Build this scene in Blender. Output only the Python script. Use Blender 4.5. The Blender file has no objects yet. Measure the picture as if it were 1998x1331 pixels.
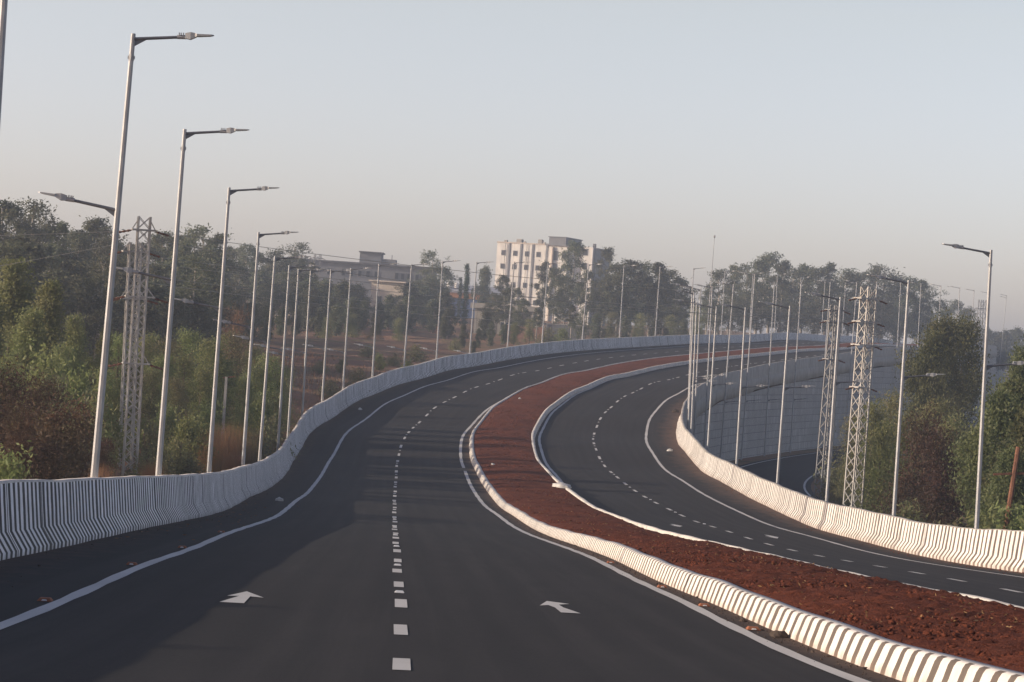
import bpy, bmesh, math, random
import numpy as np
from mathutils import Vector, Matrix

random.seed(7)
rng = np.random.default_rng(11)
SC = bpy.context.scene
COL = SC.collection
ROAD = {"step":4,"X":[4.524,4.325,4.133,3.949,3.77,3.598,3.429,3.262,3.096,2.93,2.761,2.59,2.416,2.238,2.057,1.873,1.687,1.499,1.31,1.119,0.929,0.739,0.55,0.361,0.173,-0.015,-0.204,-0.396,-0.59,-0.783,-0.972,-1.149,-1.305,-1.428,-1.504,-1.523,-1.475,-1.353,-1.154,-0.877,-0.522,-0.094,0.405,0.971,1.602,2.293,3.041,3.842,4.692,5.586,6.523,7.498,8.509,9.551,10.623,11.72,12.841,13.983,15.143,16.317,17.505,18.703,19.909,21.122,22.339,23.559,24.781,26.003,27.224,28.443,29.66,30.872,32.081,33.285,34.482,35.674,36.859,38.037,39.208,40.371,41.526,42.673,43.812,44.942,46.064,47.178,48.284,49.382,50.472,51.554,52.627,53.693,54.751,55.801,56.842,57.876,58.901,59.918,60.926,61.926,62.917,63.901,64.875,65.841,66.799,67.747,68.687,69.619,70.541,71.455,72.36,73.256,74.144,75.022,75.891,76.752,77.603,78.445,79.279,80.103,80.918,81.724,82.521,83.309,84.088,84.858,85.619,86.371,87.113,87.847,88.572],"Y":[8.0,11.995,15.99,19.986,23.982,27.978,31.975,35.971,39.968,43.965,47.961,51.957,55.954,59.95,63.945,67.941,71.937,75.932,79.928,83.923,87.919,91.914,95.91,99.906,103.901,107.897,111.892,115.888,119.883,123.878,127.874,131.87,135.867,139.865,143.864,147.864,151.864,155.862,159.857,163.847,167.831,171.808,175.777,179.736,183.686,187.626,191.555,195.474,199.383,203.282,207.17,211.05,214.92,218.782,222.636,226.482,230.322,234.155,237.983,241.807,245.627,249.443,253.257,257.069,260.879,264.688,268.497,272.306,276.115,279.925,283.735,287.547,291.36,295.175,298.991,302.809,306.63,310.452,314.277,318.104,321.934,325.766,329.601,333.438,337.277,341.119,344.963,348.809,352.658,356.509,360.362,364.217,368.075,371.935,375.797,379.661,383.527,387.396,391.267,395.14,399.015,402.892,406.772,410.653,414.537,418.423,422.311,426.201,430.093,433.987,437.883,441.782,445.682,449.585,453.489,457.395,461.304,465.214,469.126,473.04,476.956,480.874,484.794,488.716,492.639,496.564,500.491,504.42,508.35,512.283,516.216],"Z":[-1.488,-1.874,-2.233,-2.544,-2.805,-3.026,-3.241,-3.479,-3.72,-3.941,-4.156,-4.385,-4.624,-4.867,-5.107,-5.341,-5.558,-5.751,-5.916,-6.058,-6.203,-6.366,-6.516,-6.619,-6.69,-6.754,-6.809,-6.845,-6.847,-6.805,-6.761,-6.74,-6.652,-6.423,-6.161,-5.982,-5.866,-5.747,-5.541,-5.199,-4.839,-4.576,-4.331,-4.019,-3.717,-3.502,-3.284,-2.979,-2.687,-2.508,-2.367,-2.168,-1.935,-1.711,-1.503,-1.309,-1.128,-0.956,-0.793,-0.636,-0.484,-0.335,-0.188,-0.042,0.105,0.253,0.404,0.555,0.704,0.847,0.983,1.108,1.22,1.32,1.412,1.502,1.593,1.692,1.802,1.928,2.064,2.205,2.347,2.483,2.608,2.716,2.807,2.881,2.943,2.994,3.036,3.074,3.108,3.14,3.173,3.209,3.248,3.293,3.345,3.404,3.469,3.535,3.602,3.668,3.728,3.783,3.832,3.877,3.918,3.957,3.994,4.031,4.068,4.105,4.141,4.176,4.21,4.242,4.273,4.302,4.33,4.357,4.383,4.409,4.434,4.459,4.483,4.508,4.532,4.556,4.58],"T":[-0.0507,-0.0488,-0.047,-0.0453,-0.0439,-0.0427,-0.0419,-0.0415,-0.0415,-0.0418,-0.0424,-0.0432,-0.0441,-0.0449,-0.0456,-0.0463,-0.0468,-0.0472,-0.0475,-0.0476,-0.0476,-0.0474,-0.0472,-0.0471,-0.047,-0.0472,-0.0476,-0.0482,-0.0486,-0.0481,-0.0462,-0.0421,-0.0355,-0.0255,-0.0124,0.0034,0.021,0.04,0.0596,0.0791,0.0981,0.1163,0.1338,0.1504,0.1662,0.1811,0.195,0.208,0.22,0.2312,0.2415,0.251,0.2596,0.2676,0.2747,0.2812,0.2869,0.2919,0.2962,0.2999,0.3029,0.3054,0.3073,0.3087,0.3096,0.3102,0.3105,0.3104,0.31,0.3094,0.3086,0.3075,0.3063,0.3049,0.3034,0.3017,0.2999,0.298,0.296,0.294,0.2919,0.2898,0.2876,0.2854,0.2833,0.2812,0.2791,0.277,0.2749,0.2728,0.2708,0.2687,0.2666,0.2645,0.2624,0.2602,0.2581,0.2559,0.2538,0.2516,0.2494,0.2472,0.245,0.2428,0.2406,0.2384,0.2361,0.2339,0.2316,0.2294,0.2271,0.2248,0.2225,0.2202,0.2179,0.2156,0.2133,0.211,0.2087,0.2064,0.2041,0.2018,0.1995,0.1971,0.1948,0.1925,0.1902,0.1879,0.1856,0.1833,0.181],"E":[0.0198,0.0176,0.0154,0.0132,0.0111,0.0091,0.0071,0.0053,0.0035,0.0019,0.0005,-0.0009,-0.0021,-0.0032,-0.0042,-0.005,-0.0058,-0.0063,-0.0065,-0.0064,-0.0059,-0.0049,-0.0034,-0.0012,0.0016,0.0047,0.0079,0.0109,0.0135,0.0156,0.0167,0.0169,0.0162,0.0149,0.0133,0.0116,0.0101,0.009,0.0086,0.0089,0.0096,0.0106,0.0117,0.0126,0.0132,0.0132,0.0125,0.0112,0.0093,0.0071,0.0046,0.002,-0.0006,-0.0031,-0.0053,-0.0072,-0.0089,-0.0102,-0.0112,-0.0118,-0.012,-0.0117,-0.0111,-0.0102,-0.0091,-0.0079,-0.0067,-0.0056,-0.0046,-0.0038,-0.0032,-0.0026,-0.0022,-0.0019,-0.0015,-0.0012,-0.0009,-0.0005,-0.0002,0.0002,0.0005,0.0007,0.0008,0.0009,0.0008,0.0007,0.0005,0.0003,0.0002,0.0,-0.0,-0.0,0.0001,0.0002,0.0003,0.0005,0.0006,0.0007,0.0008,0.0008,0.0007,0.0006,0.0005,0.0004,0.0002,0.0001,0.0001,0.0001,0.0,0.0001,0.0001,0.0001,0.0001,0.0001,0.0001,0.0001,0.0001,0.0001,0.0,0.0,-0.0,-0.0,-0.0001,-0.0001,-0.0001,-0.0001,-0.0002,-0.0002,-0.0002,-0.0002,-0.0002],"off":{"A":-9.921,"C":-8.129,"D":-4.661,"E":-0.998,"F":-0.554,"G":3.203,"H":3.561,"I":6.9,"J":10.269,"K":12.161},"hb":1.051,"kb":0.271,"kn":[0.0,7.0,14.0,21.0,28.0,35.0,42.0,49.0,56.0,63.0,70.0,77.0,84.0,91.0,98.0,105.0,112.0,119.0,126.0,133.0,140.0,147.0,154.0,160.0,180.0,200.0,220.0,240.0,260.0,280.0,300.0,320.0,340.0,360.0,380.0,400.0,420.0,440.0,460.0,480.0,500.0,520.0],"wob":{"A":[0.034,0.02,0.004,-0.015,-0.041,0.017,0.125,0.188,0.208,0.194,0.154,0.114,0.109,0.161,0.204,0.177,0.115,0.046,-0.007,-0.03,-0.035,-0.034,-0.034,-0.044,-0.07,-0.058,-0.017,0.024,0.041,0.032,0.008,-0.019,-0.037,-0.041,-0.037,-0.029,-0.021,-0.013,-0.007,-0.002,0.003,0.007],"B":[-0.051,-0.044,-0.035,-0.024,-0.01,-0.025,-0.033,-0.012,0.035,0.062,0.041,0.014,0.022,0.063,0.105,0.124,0.134,0.148,0.169,0.192,0.205,0.205,0.19,0.16,0.11,0.07,0.045,0.04,0.028,0.003,-0.026,-0.055,-0.068,-0.058,-0.04,-0.021,-0.006,0.004,0.012,0.017,0.022,0.026],"C":[0.066,0.04,0.011,-0.011,-0.052,-0.008,-0.017,0.006,0.028,0.017,-0.032,-0.042,-0.027,-0.01,-0.01,-0.011,0.004,0.043,0.099,0.161,0.216,0.248,0.235,0.209,0.192,0.183,0.158,0.116,0.076,0.044,0.02,0.005,-0.004,-0.008,-0.009,-0.008,-0.006,-0.004,-0.003,-0.001,0.0,0.002],"D":[-0.058,-0.024,0.012,-0.002,-0.027,-0.051,-0.074,-0.091,-0.095,-0.086,-0.072,-0.057,-0.041,-0.023,0.002,0.032,0.066,0.102,0.143,0.202,0.261,0.275,0.255,0.246,0.231,0.214,0.192,0.154,0.11,0.071,0.039,0.017,0.003,-0.005,-0.008,-0.009,-0.008,-0.006,-0.004,-0.002,-0.0,0.001],"E":[0.024,0.026,0.028,0.039,0.096,0.168,0.201,0.178,0.123,0.055,-0.013,-0.065,-0.104,-0.137,-0.152,-0.132,-0.092,-0.065,-0.064,-0.069,-0.064,-0.046,-0.003,0.079,0.139,0.12,0.048,-0.018,-0.052,-0.061,-0.057,-0.046,-0.033,-0.021,-0.012,-0.005,-0.001,0.001,0.003,0.003,0.003,0.003],"F":[-0.046,-0.027,-0.006,-0.003,0.02,0.102,0.189,0.224,0.206,0.163,0.111,0.059,0.019,0.001,0.005,0.018,0.026,0.022,0.004,-0.028,-0.062,-0.083,-0.079,-0.084,-0.098,-0.09,-0.072,-0.052,-0.033,-0.018,-0.008,-0.001,0.002,0.004,0.004,0.004,0.003,0.002,0.001,0.0,-0.0,-0.001],"Ft":[-0.014,-0.01,-0.004,0.001,0.011,0.023,0.029,0.02,0.0,-0.023,-0.043,-0.052,-0.052,-0.048,-0.041,-0.032,-0.024,-0.017,-0.011,-0.006,-0.003,-0.0,0.001,0.002,0.002,0.002,0.002,0.002,0.001,0.001,0.001,0.0,0.0,0.0,0.0,-0.0,-0.0,-0.0,-0.0,-0.0,-0.0,-0.0],"Gt":[-0.008,-0.011,-0.013,-0.015,-0.017,-0.032,-0.027,0.019,0.07,0.099,0.091,0.029,0.017,0.032,0.052,0.054,0.019,-0.019,-0.035,-0.037,-0.032,-0.022,-0.013,-0.005,0.015,0.034,0.041,0.04,0.036,0.03,0.024,0.018,0.012,0.008,0.004,0.002,0.0,-0.001,-0.002,-0.003,-0.003,-0.003],"H":[0.001,0.001,0.002,0.002,0.002,0.001,0.0,-0.003,-0.007,-0.014,-0.023,-0.033,-0.043,-0.049,-0.046,-0.027,0.017,0.062,0.079,0.057,0.016,0.007,0.007,-0.035,-0.136,-0.233,-0.287,-0.275,-0.227,-0.167,-0.11,-0.064,-0.03,-0.008,0.005,0.011,0.012,0.011,0.009,0.006,0.003,-0.0],"I":[-0.04,-0.08,-0.119,-0.15,-0.163,-0.14,-0.054,0.065,0.166,0.205,0.205,0.191,0.182,0.149,0.065,-0.01,-0.056,-0.052,-0.018,-0.022,-0.019,0.013,0.034,0.057,0.075,0.067,0.049,0.032,0.018,0.009,0.002,-0.002,-0.003,-0.004,-0.003,-0.003,-0.002,-0.001,-0.001,-0.0,0.0,0.001],"J":[0.027,0.003,-0.021,-0.048,-0.079,-0.11,-0.137,-0.15,-0.132,-0.106,-0.081,-0.073,-0.079,-0.079,-0.07,-0.068,-0.069,-0.062,-0.062,-0.078,-0.065,-0.027,-0.013,-0.046,-0.038,-0.004,0.014,0.021,0.022,0.019,0.014,0.01,0.006,0.003,0.001,-0.0,-0.001,-0.001,-0.001,-0.001,-0.001,-0.0],"K":[0.057,0.029,-0.002,-0.039,-0.087,-0.147,-0.217,-0.289,-0.344,-0.351,-0.336,-0.312,-0.237,-0.117,0.018,0.131,0.166,0.145,0.113,0.091,0.079,0.057,0.024,-0.009,-0.027,-0.032,-0.03,-0.024,-0.018,-0.011,-0.006,-0.003,-0.001,0.001,0.001,0.001,0.001,0.001,0.001,0.0,0.0,-0.0],"L":[0.018,0.047,0.075,0.102,0.126,0.143,0.149,0.135,0.092,0.009,-0.031,0.013,0.041,0.019,0.0,0.0,-0.002,-0.012,-0.021,-0.02,-0.001,0.037,0.071,0.082,0.058,0.01,-0.041,-0.052,-0.033,-0.013,0.001,0.01,0.015,0.016,0.016,0.014,0.011,0.008,0.005,0.002,-0.0,-0.003]}}


# ------------------------------------------------------------------ camera numbers (photo is 1998 x 1331)
FPX, CXP, CYP, ROLL = 4800.0, 999.0, 665.5, math.radians(3.9)
CR, SR = math.cos(ROLL), math.sin(ROLL)

def ray(px, py):
    u = (px - CXP) / FPX; v = (CYP - py) / FPX
    return u * CR - v * SR, u * SR + v * CR

def at(px, py, Y):
    a, b = ray(px, py)
    return Vector((a * Y, Y, b * Y))

def project(X, Y, Z):
    a, b = X / Y, Z / Y
    return CXP + FPX * (a * CR + b * SR), CYP - FPX * (-a * SR + b * CR)

# ------------------------------------------------------------------ road alignment
def cubic(xk, yk, x):
    """natural cubic spline"""
    xk = np.asarray(xk, float); yk = np.asarray(yk, float); x = np.asarray(x, float)
    n = len(xk); h = np.diff(xk)
    A = np.zeros((n, n)); b = np.zeros(n); A[0, 0] = A[-1, -1] = 1
    for i in range(1, n - 1):
        A[i, i-1] = h[i-1]; A[i, i] = 2 * (h[i-1] + h[i]); A[i, i+1] = h[i]
        b[i] = 3 * ((yk[i+1] - yk[i]) / h[i] - (yk[i] - yk[i-1]) / h[i-1])
    c = np.linalg.solve(A, b)
    i = np.clip(np.searchsorted(xk, x, side='right') - 1, 0, n - 2)
    dd = (c[1:] - c[:-1]) / (3 * h); bb = (yk[1:] - yk[:-1]) / h - h * (2 * c[:-1] + c[1:]) / 3
    t = x - xk[i]
    return yk[i] + bb[i] * t + c[i] * t * t + dd[i] * t ** 3

def extend():
    st = ROAD['step']; n = len(ROAD['X'])
    S = [st * i for i in range(n)]
    X, Y, Z, T, E = (list(ROAD[k]) for k in 'XYZTE')
    pre = []
    for k in range(1, 11):
        s = -4.0 * k; t = T[0]
        pre.append((s, X[0] + s * math.sin(t), Y[0] + s * math.cos(t), Z[0] - s * 0.035, t, E[0]))
    pre.reverse()
    post = []
    t = T[-1]; x, y, z = X[-1], Y[-1], Z[-1]
    for k in range(1, 61):
        t = T[-1] + 0.0009 * k
        x += 4 * math.sin(t); y += 4 * math.cos(t); z += 4 * 0.008 * max(0, 1 - k / 50)
        post.append((S[-1] + 4 * k, x, y, z, t, E[-1]))
    rows = pre + list(zip(S, X, Y, Z, T, E)) + post
    return np.array(rows)
RR = extend()
S0, S1 = -40.0, float(RR[-1, 0])

class Ref:
    pass
def ref(s):
    s = np.atleast_1d(np.asarray(s, float))
    r = Ref()
    r.s = s
    r.X = cubic(RR[:, 0], RR[:, 1], s); r.Y = cubic(RR[:, 0], RR[:, 2], s); r.Z = cubic(RR[:, 0], RR[:, 3], s)
    r.T = np.interp(s, RR[:, 0], RR[:, 4]); r.E = np.interp(s, RR[:, 0], RR[:, 5])
    return r

KN = np.array(ROAD['kn']); OFF = ROAD['off']; WOB = ROAD['wob']
def wob(name, s):
    v = np.interp(np.clip(s, 0, 520), KN, np.array(WOB[name]))
    return v * np.clip((560 - np.asarray(s)) / 60, 0, 1)
def off(name, s):
    return OFF[name] + wob(name, s)

def pts(s, o, h=0.0):
    """points on the road at station s, offset o to the right, height h above its surface"""
    r = ref(s)
    o = np.asarray(o, float) + np.zeros_like(r.s); h = np.asarray(h, float) + np.zeros_like(r.s)
    return np.stack([r.X + o * np.cos(r.T), r.Y - o * np.sin(r.T), r.Z + r.E * o + h], 1)

SF = np.arange(S0, S1 + .1, 1.0)
def nearest_station(px, py, o, h, lo=0, hi=700):
    s = np.arange(lo, hi, .5)
    oo = o(s) if callable(o) else o
    P = pts(s, oo, h)
    m = P[:, 1] > 4
    u, v = project(P[m, 0], P[m, 1], P[m, 2])
    d = (u - px) ** 2 + ((v - py) * .6) ** 2
    return float(s[m][d.argmin()])

# ------------------------------------------------------------------ materials
def mat(name):
    m = bpy.data.materials.new(name); m.use_nodes = True
    nt = m.node_tree; b = nt.nodes['Principled BSDF']
    return m, nt, b
def N(nt, t, **kw):
    n = nt.nodes.new(t)
    for k, v in kw.items():
        if k in n.inputs: n.inputs[k].default_value = v
        else: setattr(n, k, v)
    return n
def L(nt, a, b): nt.links.new(a, b)
def rgb(c): return (c[0], c[1], c[2], 1)
def mixc(nt, fac, a, b, mode='MIX'):
    n = nt.nodes.new('ShaderNodeMix'); n.data_type = 'RGBA'; n.blend_type = mode
    for sock, v in ((n.inputs[0], fac), (n.inputs[6], a), (n.inputs[7], b)):
        if isinstance(v, (int, float)): sock.default_value = v
        elif isinstance(v, tuple): sock.default_value = rgb(v)
        else: nt.links.new(v, sock)
    return n.outputs[2]
def math_(nt, op, a, b=None, c=None, clamp=False):
    n = nt.nodes.new('ShaderNodeMath'); n.operation = op; n.use_clamp = clamp
    for i, v in enumerate((a, b, c)):
        if v is None: continue
        if isinstance(v, (int, float)): n.inputs[i].default_value = v
        else: nt.links.new(v, n.inputs[i])
    return n.outputs[0]
def maprange(nt, v, a, b, c=0.0, d=1.0):
    n = nt.nodes.new('ShaderNodeMapRange'); n.clamp = True
    nt.links.new(v, n.inputs[0])
    for i, x in enumerate((a, b, c, d)): n.inputs[i+1].default_value = x
    return n.outputs[0]
def noise(nt, vec, scale, detail=4, rough=.55):
    n = N(nt, 'ShaderNodeTexNoise', Scale=scale, Detail=detail, Roughness=rough)
    if vec is not None: L(nt, vec, n.inputs['Vector'])
    return n.outputs['Fac']
def objpos(nt): return nt.nodes.new('ShaderNodeTexCoord').outputs['Object']
def uvsep(nt):
    u = nt.nodes.new('ShaderNodeUVMap'); s = nt.nodes.new('ShaderNodeSeparateXYZ')
    L(nt, u.outputs[0], s.inputs[0]); return u.outputs[0], s.outputs[0], s.outputs[1]
def bump(nt, b, h, strength=.5, dist=.02):
    n = N(nt, 'ShaderNodeBump', Strength=strength, Distance=dist)
    L(nt, h, n.inputs['Height']); L(nt, n.outputs[0], b.inputs['Normal'])

def m_simple(name, c, rough=.8, var=.25, scale=3., metallic=0., c2=None):
    m, nt, b = mat(name)
    f = noise(nt, objpos(nt), scale, 5)
    c2 = c2 or tuple(x * (1 - var) for x in c)
    L(nt, mixc(nt, maprange(nt, f, .35, .65), c, c2), b.inputs['Base Color'])
    b.inputs['Roughness'].default_value = rough; b.inputs['Metallic'].default_value = metallic
    return m

def m_asphalt(name, dust_lo=None, dust_hi=None):
    """UV: x along the road, y the offset across it; dust gathers along the two edges"""
    m, nt, b = mat(name)
    uv, us, vs = uvsep(nt)
    mp = N(nt, 'ShaderNodeMapping'); L(nt, uv, mp.inputs[0]); mp.inputs['Scale'].default_value = (.10, 1.1, 1)
    big = noise(nt, mp.outputs[0], .9, 4)
    mid = noise(nt, uv, .55, 5)
    fine = noise(nt, uv, 38., 3, .7)
    col = mixc(nt, maprange(nt, big, .3, .7), (.019, .0175, .0175), (.037, .0335, .0325))
    col = mixc(nt, maprange(nt, mid, .4, .75), col, (.024, .022, .022))
    col = mixc(nt, maprange(nt, fine, .35, .75, 0, .6), col, (.060, .054, .051))
    cl = noise(nt, uv, 7., 4, .7)
    col = mixc(nt, maprange(nt, cl, .45, .75, 0, .45), col, (.048, .043, .041))
    speck = noise(nt, uv, 95., 2, .5)
    col = mixc(nt, maprange(nt, speck, .68, .74, 0, .3), col, (.14, .125, .115))
    # faint tracks of the paver
    st = N(nt, 'ShaderNodeTexWave', Scale=.55, Distortion=1.5, Detail=2.); st.bands_direction = 'Y'
    L(nt, uv, st.inputs['Vector'])
    col = mixc(nt, math_(nt, 'MULTIPLY', st.outputs['Fac'], .3), col, (.020, .019, .019))
    # long pale scuffs in the wheel paths
    mq = N(nt, 'ShaderNodeMapping'); L(nt, uv, mq.inputs[0]); mq.inputs['Scale'].default_value = (.05, 2.6, 1)
    col = mixc(nt, maprange(nt, noise(nt, mq.outputs[0], 1.0, 5, .6), .50, .72, 0, .40), col, (.062, .056, .052))
    # paving seams across the carriageway, wandering a little
    wig = math_(nt, 'MULTIPLY', noise(nt, uv, .8, 2), .25)
    fr = math_(nt, 'FRACT', math_(nt, 'DIVIDE', math_(nt, 'ADD', us, wig), 23.7))
    seam = math_(nt, 'LESS_THAN', fr, .0022)
    col = mixc(nt, math_(nt, 'MULTIPLY', seam, .6), col, (.020, .019, .019))
    dn = noise(nt, uv, 1.3, 6, .65)
    df = noise(nt, uv, 9., 4, .7)
    dmix = math_(nt, 'ADD', math_(nt, 'MULTIPLY', dn, 1.2), math_(nt, 'MULTIPLY', df, .5))
    for d in (dust_lo, dust_hi):
        if d is None: continue
        edge, width, amt = d
        dist = math_(nt, 'ABSOLUTE', math_(nt, 'SUBTRACT', vs, edge))
        near = maprange(nt, dist, 0, width, 1, 0)
        f = maprange(nt, math_(nt, 'ADD', near, math_(nt, 'SUBTRACT', dmix, 1.05)), .25, .95, 0, amt)
        col = mixc(nt, f, col, (.150, .098, .072))
    L(nt, col, b.inputs['Base Color'])
    b.inputs['Roughness'].default_value = .82
    b.inputs['Specular IOR Level'].default_value = .12
    bump(nt, b, math_(nt, 'ADD', fine, math_(nt, 'MULTIPLY', mid, .6)), .35, .008)
    return m

def m_paint(name, c=(.62, .60, .56), wear=.35):
    m, nt, b = mat(name)
    uv, us, vs = uvsep(nt)
    a = noise(nt, uv, 6., 6, .7); f = noise(nt, uv, 40., 3, .7)
    w = maprange(nt, math_(nt, 'ADD', a, math_(nt, 'MULTIPLY', f, .6)), .88, 1.12, 0, wear)
    g = noise(nt, uv, .35, 3)
    col = mixc(nt, maprange(nt, g, .3, .7), c, tuple(x * .82 for x in c))
    L(nt, mixc(nt, w, col, (.10, .09, .085)), b.inputs['Base Color'])
    b.inputs['Roughness'].default_value = .7
    bump(nt, b, f, .2, .004)
    return m

def m_stripe(name, period, white, dark, duty=.5, dirt=(.20, .13, .095), dirt_amt=.5, dirt_h=.35, wobble=.04, spread=.16, joints=True):
    """hand painted stripes; UV x = station in metres, UV y = height above the road"""
    m, nt, b = mat(name)
    uv, us, vs = uvsep(nt)
    wn = noise(nt, uv, .9, 2)
    wn2 = noise(nt, uv, 7., 3)
    u2 = math_(nt, 'ADD', us, math_(nt, 'ADD', math_(nt, 'MULTIPLY', wn, wobble * 4), math_(nt, 'MULTIPLY', wn2, wobble)))
    q = math_(nt, 'DIVIDE', u2, period)
    fr = math_(nt, 'FRACT', q)
    wn3 = N(nt, 'ShaderNodeTexWhiteNoise'); wn3.noise_dimensions = '1D'; L(nt, math_(nt, 'FLOOR', q), wn3.inputs['W'])
    s = math_(nt, 'LESS_THAN', fr, math_(nt, 'ADD', duty - spread / 2, math_(nt, 'MULTIPLY', wn3.outputs[0], spread)))
    # cast joints every few metres, open and dirty
    seg = math_(nt, 'DIVIDE', math_(nt, 'ADD', us, math_(nt, 'MULTIPLY', noise(nt, uv, .13, 1), 2.5)), 3.1)
    jn = math_(nt, 'LESS_THAN', math_(nt, 'FRACT', seg), .028 if joints else -1.0)
    wn4 = N(nt, 'ShaderNodeTexWhiteNoise'); wn4.noise_dimensions = '1D'; L(nt, math_(nt, 'FLOOR', seg), wn4.inputs['W'])
    gr = noise(nt, uv, 3.5, 6, .65)
    wcol = mixc(nt, maprange(nt, gr, .4, .8), white, tuple(x * .72 for x in white))
    dcol = mixc(nt, maprange(nt, gr, .45, .8, 0, 1), dark, tuple(min(1, x * 1.35 + .004) for x in dark))
    col = mixc(nt, s, wcol, dcol)
    col = mixc(nt, math_(nt, 'MULTIPLY', wn4.outputs[0], .30 if joints else .0), col, (.55, .54, .53), 'MULTIPLY')
    col = mixc(nt, math_(nt, 'MULTIPLY', jn, .85), col, tuple(x * .8 for x in dark))
    chip = noise(nt, uv, 14., 5, .75)
    col = mixc(nt, maprange(nt, chip, .68, .74, 0, .6), col, (.30, .27, .24))
    dh = math_(nt, 'ADD', maprange(nt, vs, 0, dirt_h, 1, 0), math_(nt, 'MULTIPLY', math_(nt, 'SUBTRACT', gr, .5), 1.6))
    col = mixc(nt, maprange(nt, dh, .25, 1.1, 0, dirt_amt), col, dirt)
    L(nt, col, b.inputs['Base Color'])
    b.inputs['Roughness'].default_value = .75
    bump(nt, b, math_(nt, 'ADD', gr, math_(nt, 'MULTIPLY', chip, .5)), .35, .012)
    return m

def m_concrete(name, c=(.34, .32, .30), stain=(.13, .095, .07), amt=.7, scale=.8, bstr=.4):
    m, nt, b = mat(name)
    uv, us, vs = uvsep(nt)
    mp = N(nt, 'ShaderNodeMapping'); L(nt, uv, mp.inputs[0]); mp.inputs['Scale'].default_value = (1.6, .35, 1)
    streak = noise(nt, mp.outputs[0], scale * 2, 6, .65)
    blot = noise(nt, uv, scale, 5, .6)
    fine = noise(nt, uv, 22., 4, .7)
    col = mixc(nt, maprange(nt, blot, .3, .7), c, tuple(x * .72 for x in c))
    col = mixc(nt, maprange(nt, streak, .48, .72, 0, amt), col, stain)
    col = mixc(nt, maprange(nt, fine, .3, .8, 0, .25), col, tuple(x * .6 for x in c))
    L(nt, col, b.inputs['Base Color'])
    b.inputs['Roughness'].default_value = .9
    bump(nt, b, fine, bstr, .01)
    return m

def m_blockwall(name):
    """reinforced earth wall: courses of ribbed blocks, dark weathered grooves"""
    m, nt, b = mat(name)
    uv, us, vs = uvsep(nt)
    row = math_(nt, 'FLOOR', math_(nt, 'DIVIDE', vs, .66))
    fz = math_(nt, 'FRACT', math_(nt, 'DIVIDE', vs, .66))
    joint = math_(nt, 'LESS_THAN', fz, .07)
    rib = math_(nt, 'FRACT', math_(nt, 'DIVIDE', math_(nt, 'ADD', us, math_(nt, 'MULTIPLY', row, .0)), .52))
    groove = math_(nt, 'LESS_THAN', rib, .36)
    cell = math_(nt, 'FLOOR', math_(nt, 'DIVIDE', us, .52))
    cmb = N(nt, 'ShaderNodeCombineXYZ'); L(nt, cell, cmb.inputs[0]); L(nt, row, cmb.inputs[1])
    wn = N(nt, 'ShaderNodeTexWhiteNoise'); wn.noise_dimensions = '2D'; L(nt, cmb.outputs[0], wn.inputs['Vector'])
    cmb2 = N(nt, 'ShaderNodeCombineXYZ'); L(nt, math_(nt, 'MULTIPLY', us, .10), cmb2.inputs[0]); L(nt, math_(nt, 'MULTIPLY', row, .9), cmb2.inputs[1])
    patch = noise(nt, cmb2.outputs[0], 1.0, 3)
    g = math_(nt, 'MULTIPLY', groove, maprange(nt, math_(nt, 'ADD', wn.outputs[0], math_(nt, 'MULTIPLY', patch, 2.6)), 1.05, 1.6, .30, 1.0))
    blot = noise(nt, uv, .5, 6, .65)
    col = mixc(nt, maprange(nt, blot, .3, .7), (.50, .485, .47), (.37, .36, .35))
    col = mixc(nt, g, col, (.085, .083, .085))
    col = mixc(nt, math_(nt, 'MULTIPLY', joint, .75), col, (.10, .096, .092))
    mp = N(nt, 'ShaderNodeMapping'); L(nt, uv, mp.inputs[0]); mp.inputs['Scale'].default_value = (1.0, .12, 1)
    drip = noise(nt, mp.outputs[0], 1.1, 6, .7)
    col = mixc(nt, maprange(nt, drip, .56, .74, 0, .55), col, (.15, .115, .085))
    L(nt, col, b.inputs['Base Color']); b.inputs['Roughness'].default_value = .9
    bump(nt, b, math_(nt, 'SUBTRACT', 1.0, math_(nt, 'MAXIMUM', groove, joint)), .5, .03)
    return m

def m_leaf(name, c1, c2, c3=None, scale=.5, rough=.55, trans=.5):
    m, nt, b = mat(name)
    oi = nt.nodes.new('ShaderNodeObjectInfo'); geo = nt.nodes.new('ShaderNodeNewGeometry')
    p = objpos(nt)
    f = noise(nt, p, scale, 3); f2 = noise(nt, p, 9., 2)
    col = mixc(nt, maprange(nt, f, .38, .62), c1, c2)
    if c3: col = mixc(nt, maprange(nt, math_(nt, 'ADD', f2, math_(nt, 'MULTIPLY', f, .5)), .82, .95), col, c3)
    col = mixc(nt, math_(nt, 'MULTIPLY', geo.outputs['Random Per Island'], .32), col, tuple(x * .5 for x in c2))
    hs = N(nt, 'ShaderNodeHueSaturation'); L(nt, col, hs.inputs['Color'])
    L(nt, maprange(nt, oi.outputs['Random'], 0, 1, .72, 1.25), hs.inputs['Value'])
    L(nt, maprange(nt, oi.outputs['Random'], 0, 1, .48, .525), hs.inputs['Hue'])
    L(nt, hs.outputs[0], b.inputs['Base Color']); b.inputs['Roughness'].default_value = rough
    b.inputs['Specular IOR Level'].default_value = .25
    tr = N(nt, 'ShaderNodeBsdfTranslucent'); L(nt, hs.outputs[0], tr.inputs['Color'])
    mx = N(nt, 'ShaderNodeMixShader'); mx.inputs[0].default_value = trans
    out = nt.nodes['Material Output']
    L(nt, b.outputs[0], mx.inputs[1]); L(nt, tr.outputs[0], mx.inputs[2]); L(nt, mx.outputs[0], out.inputs['Surface'])
    return m

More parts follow.
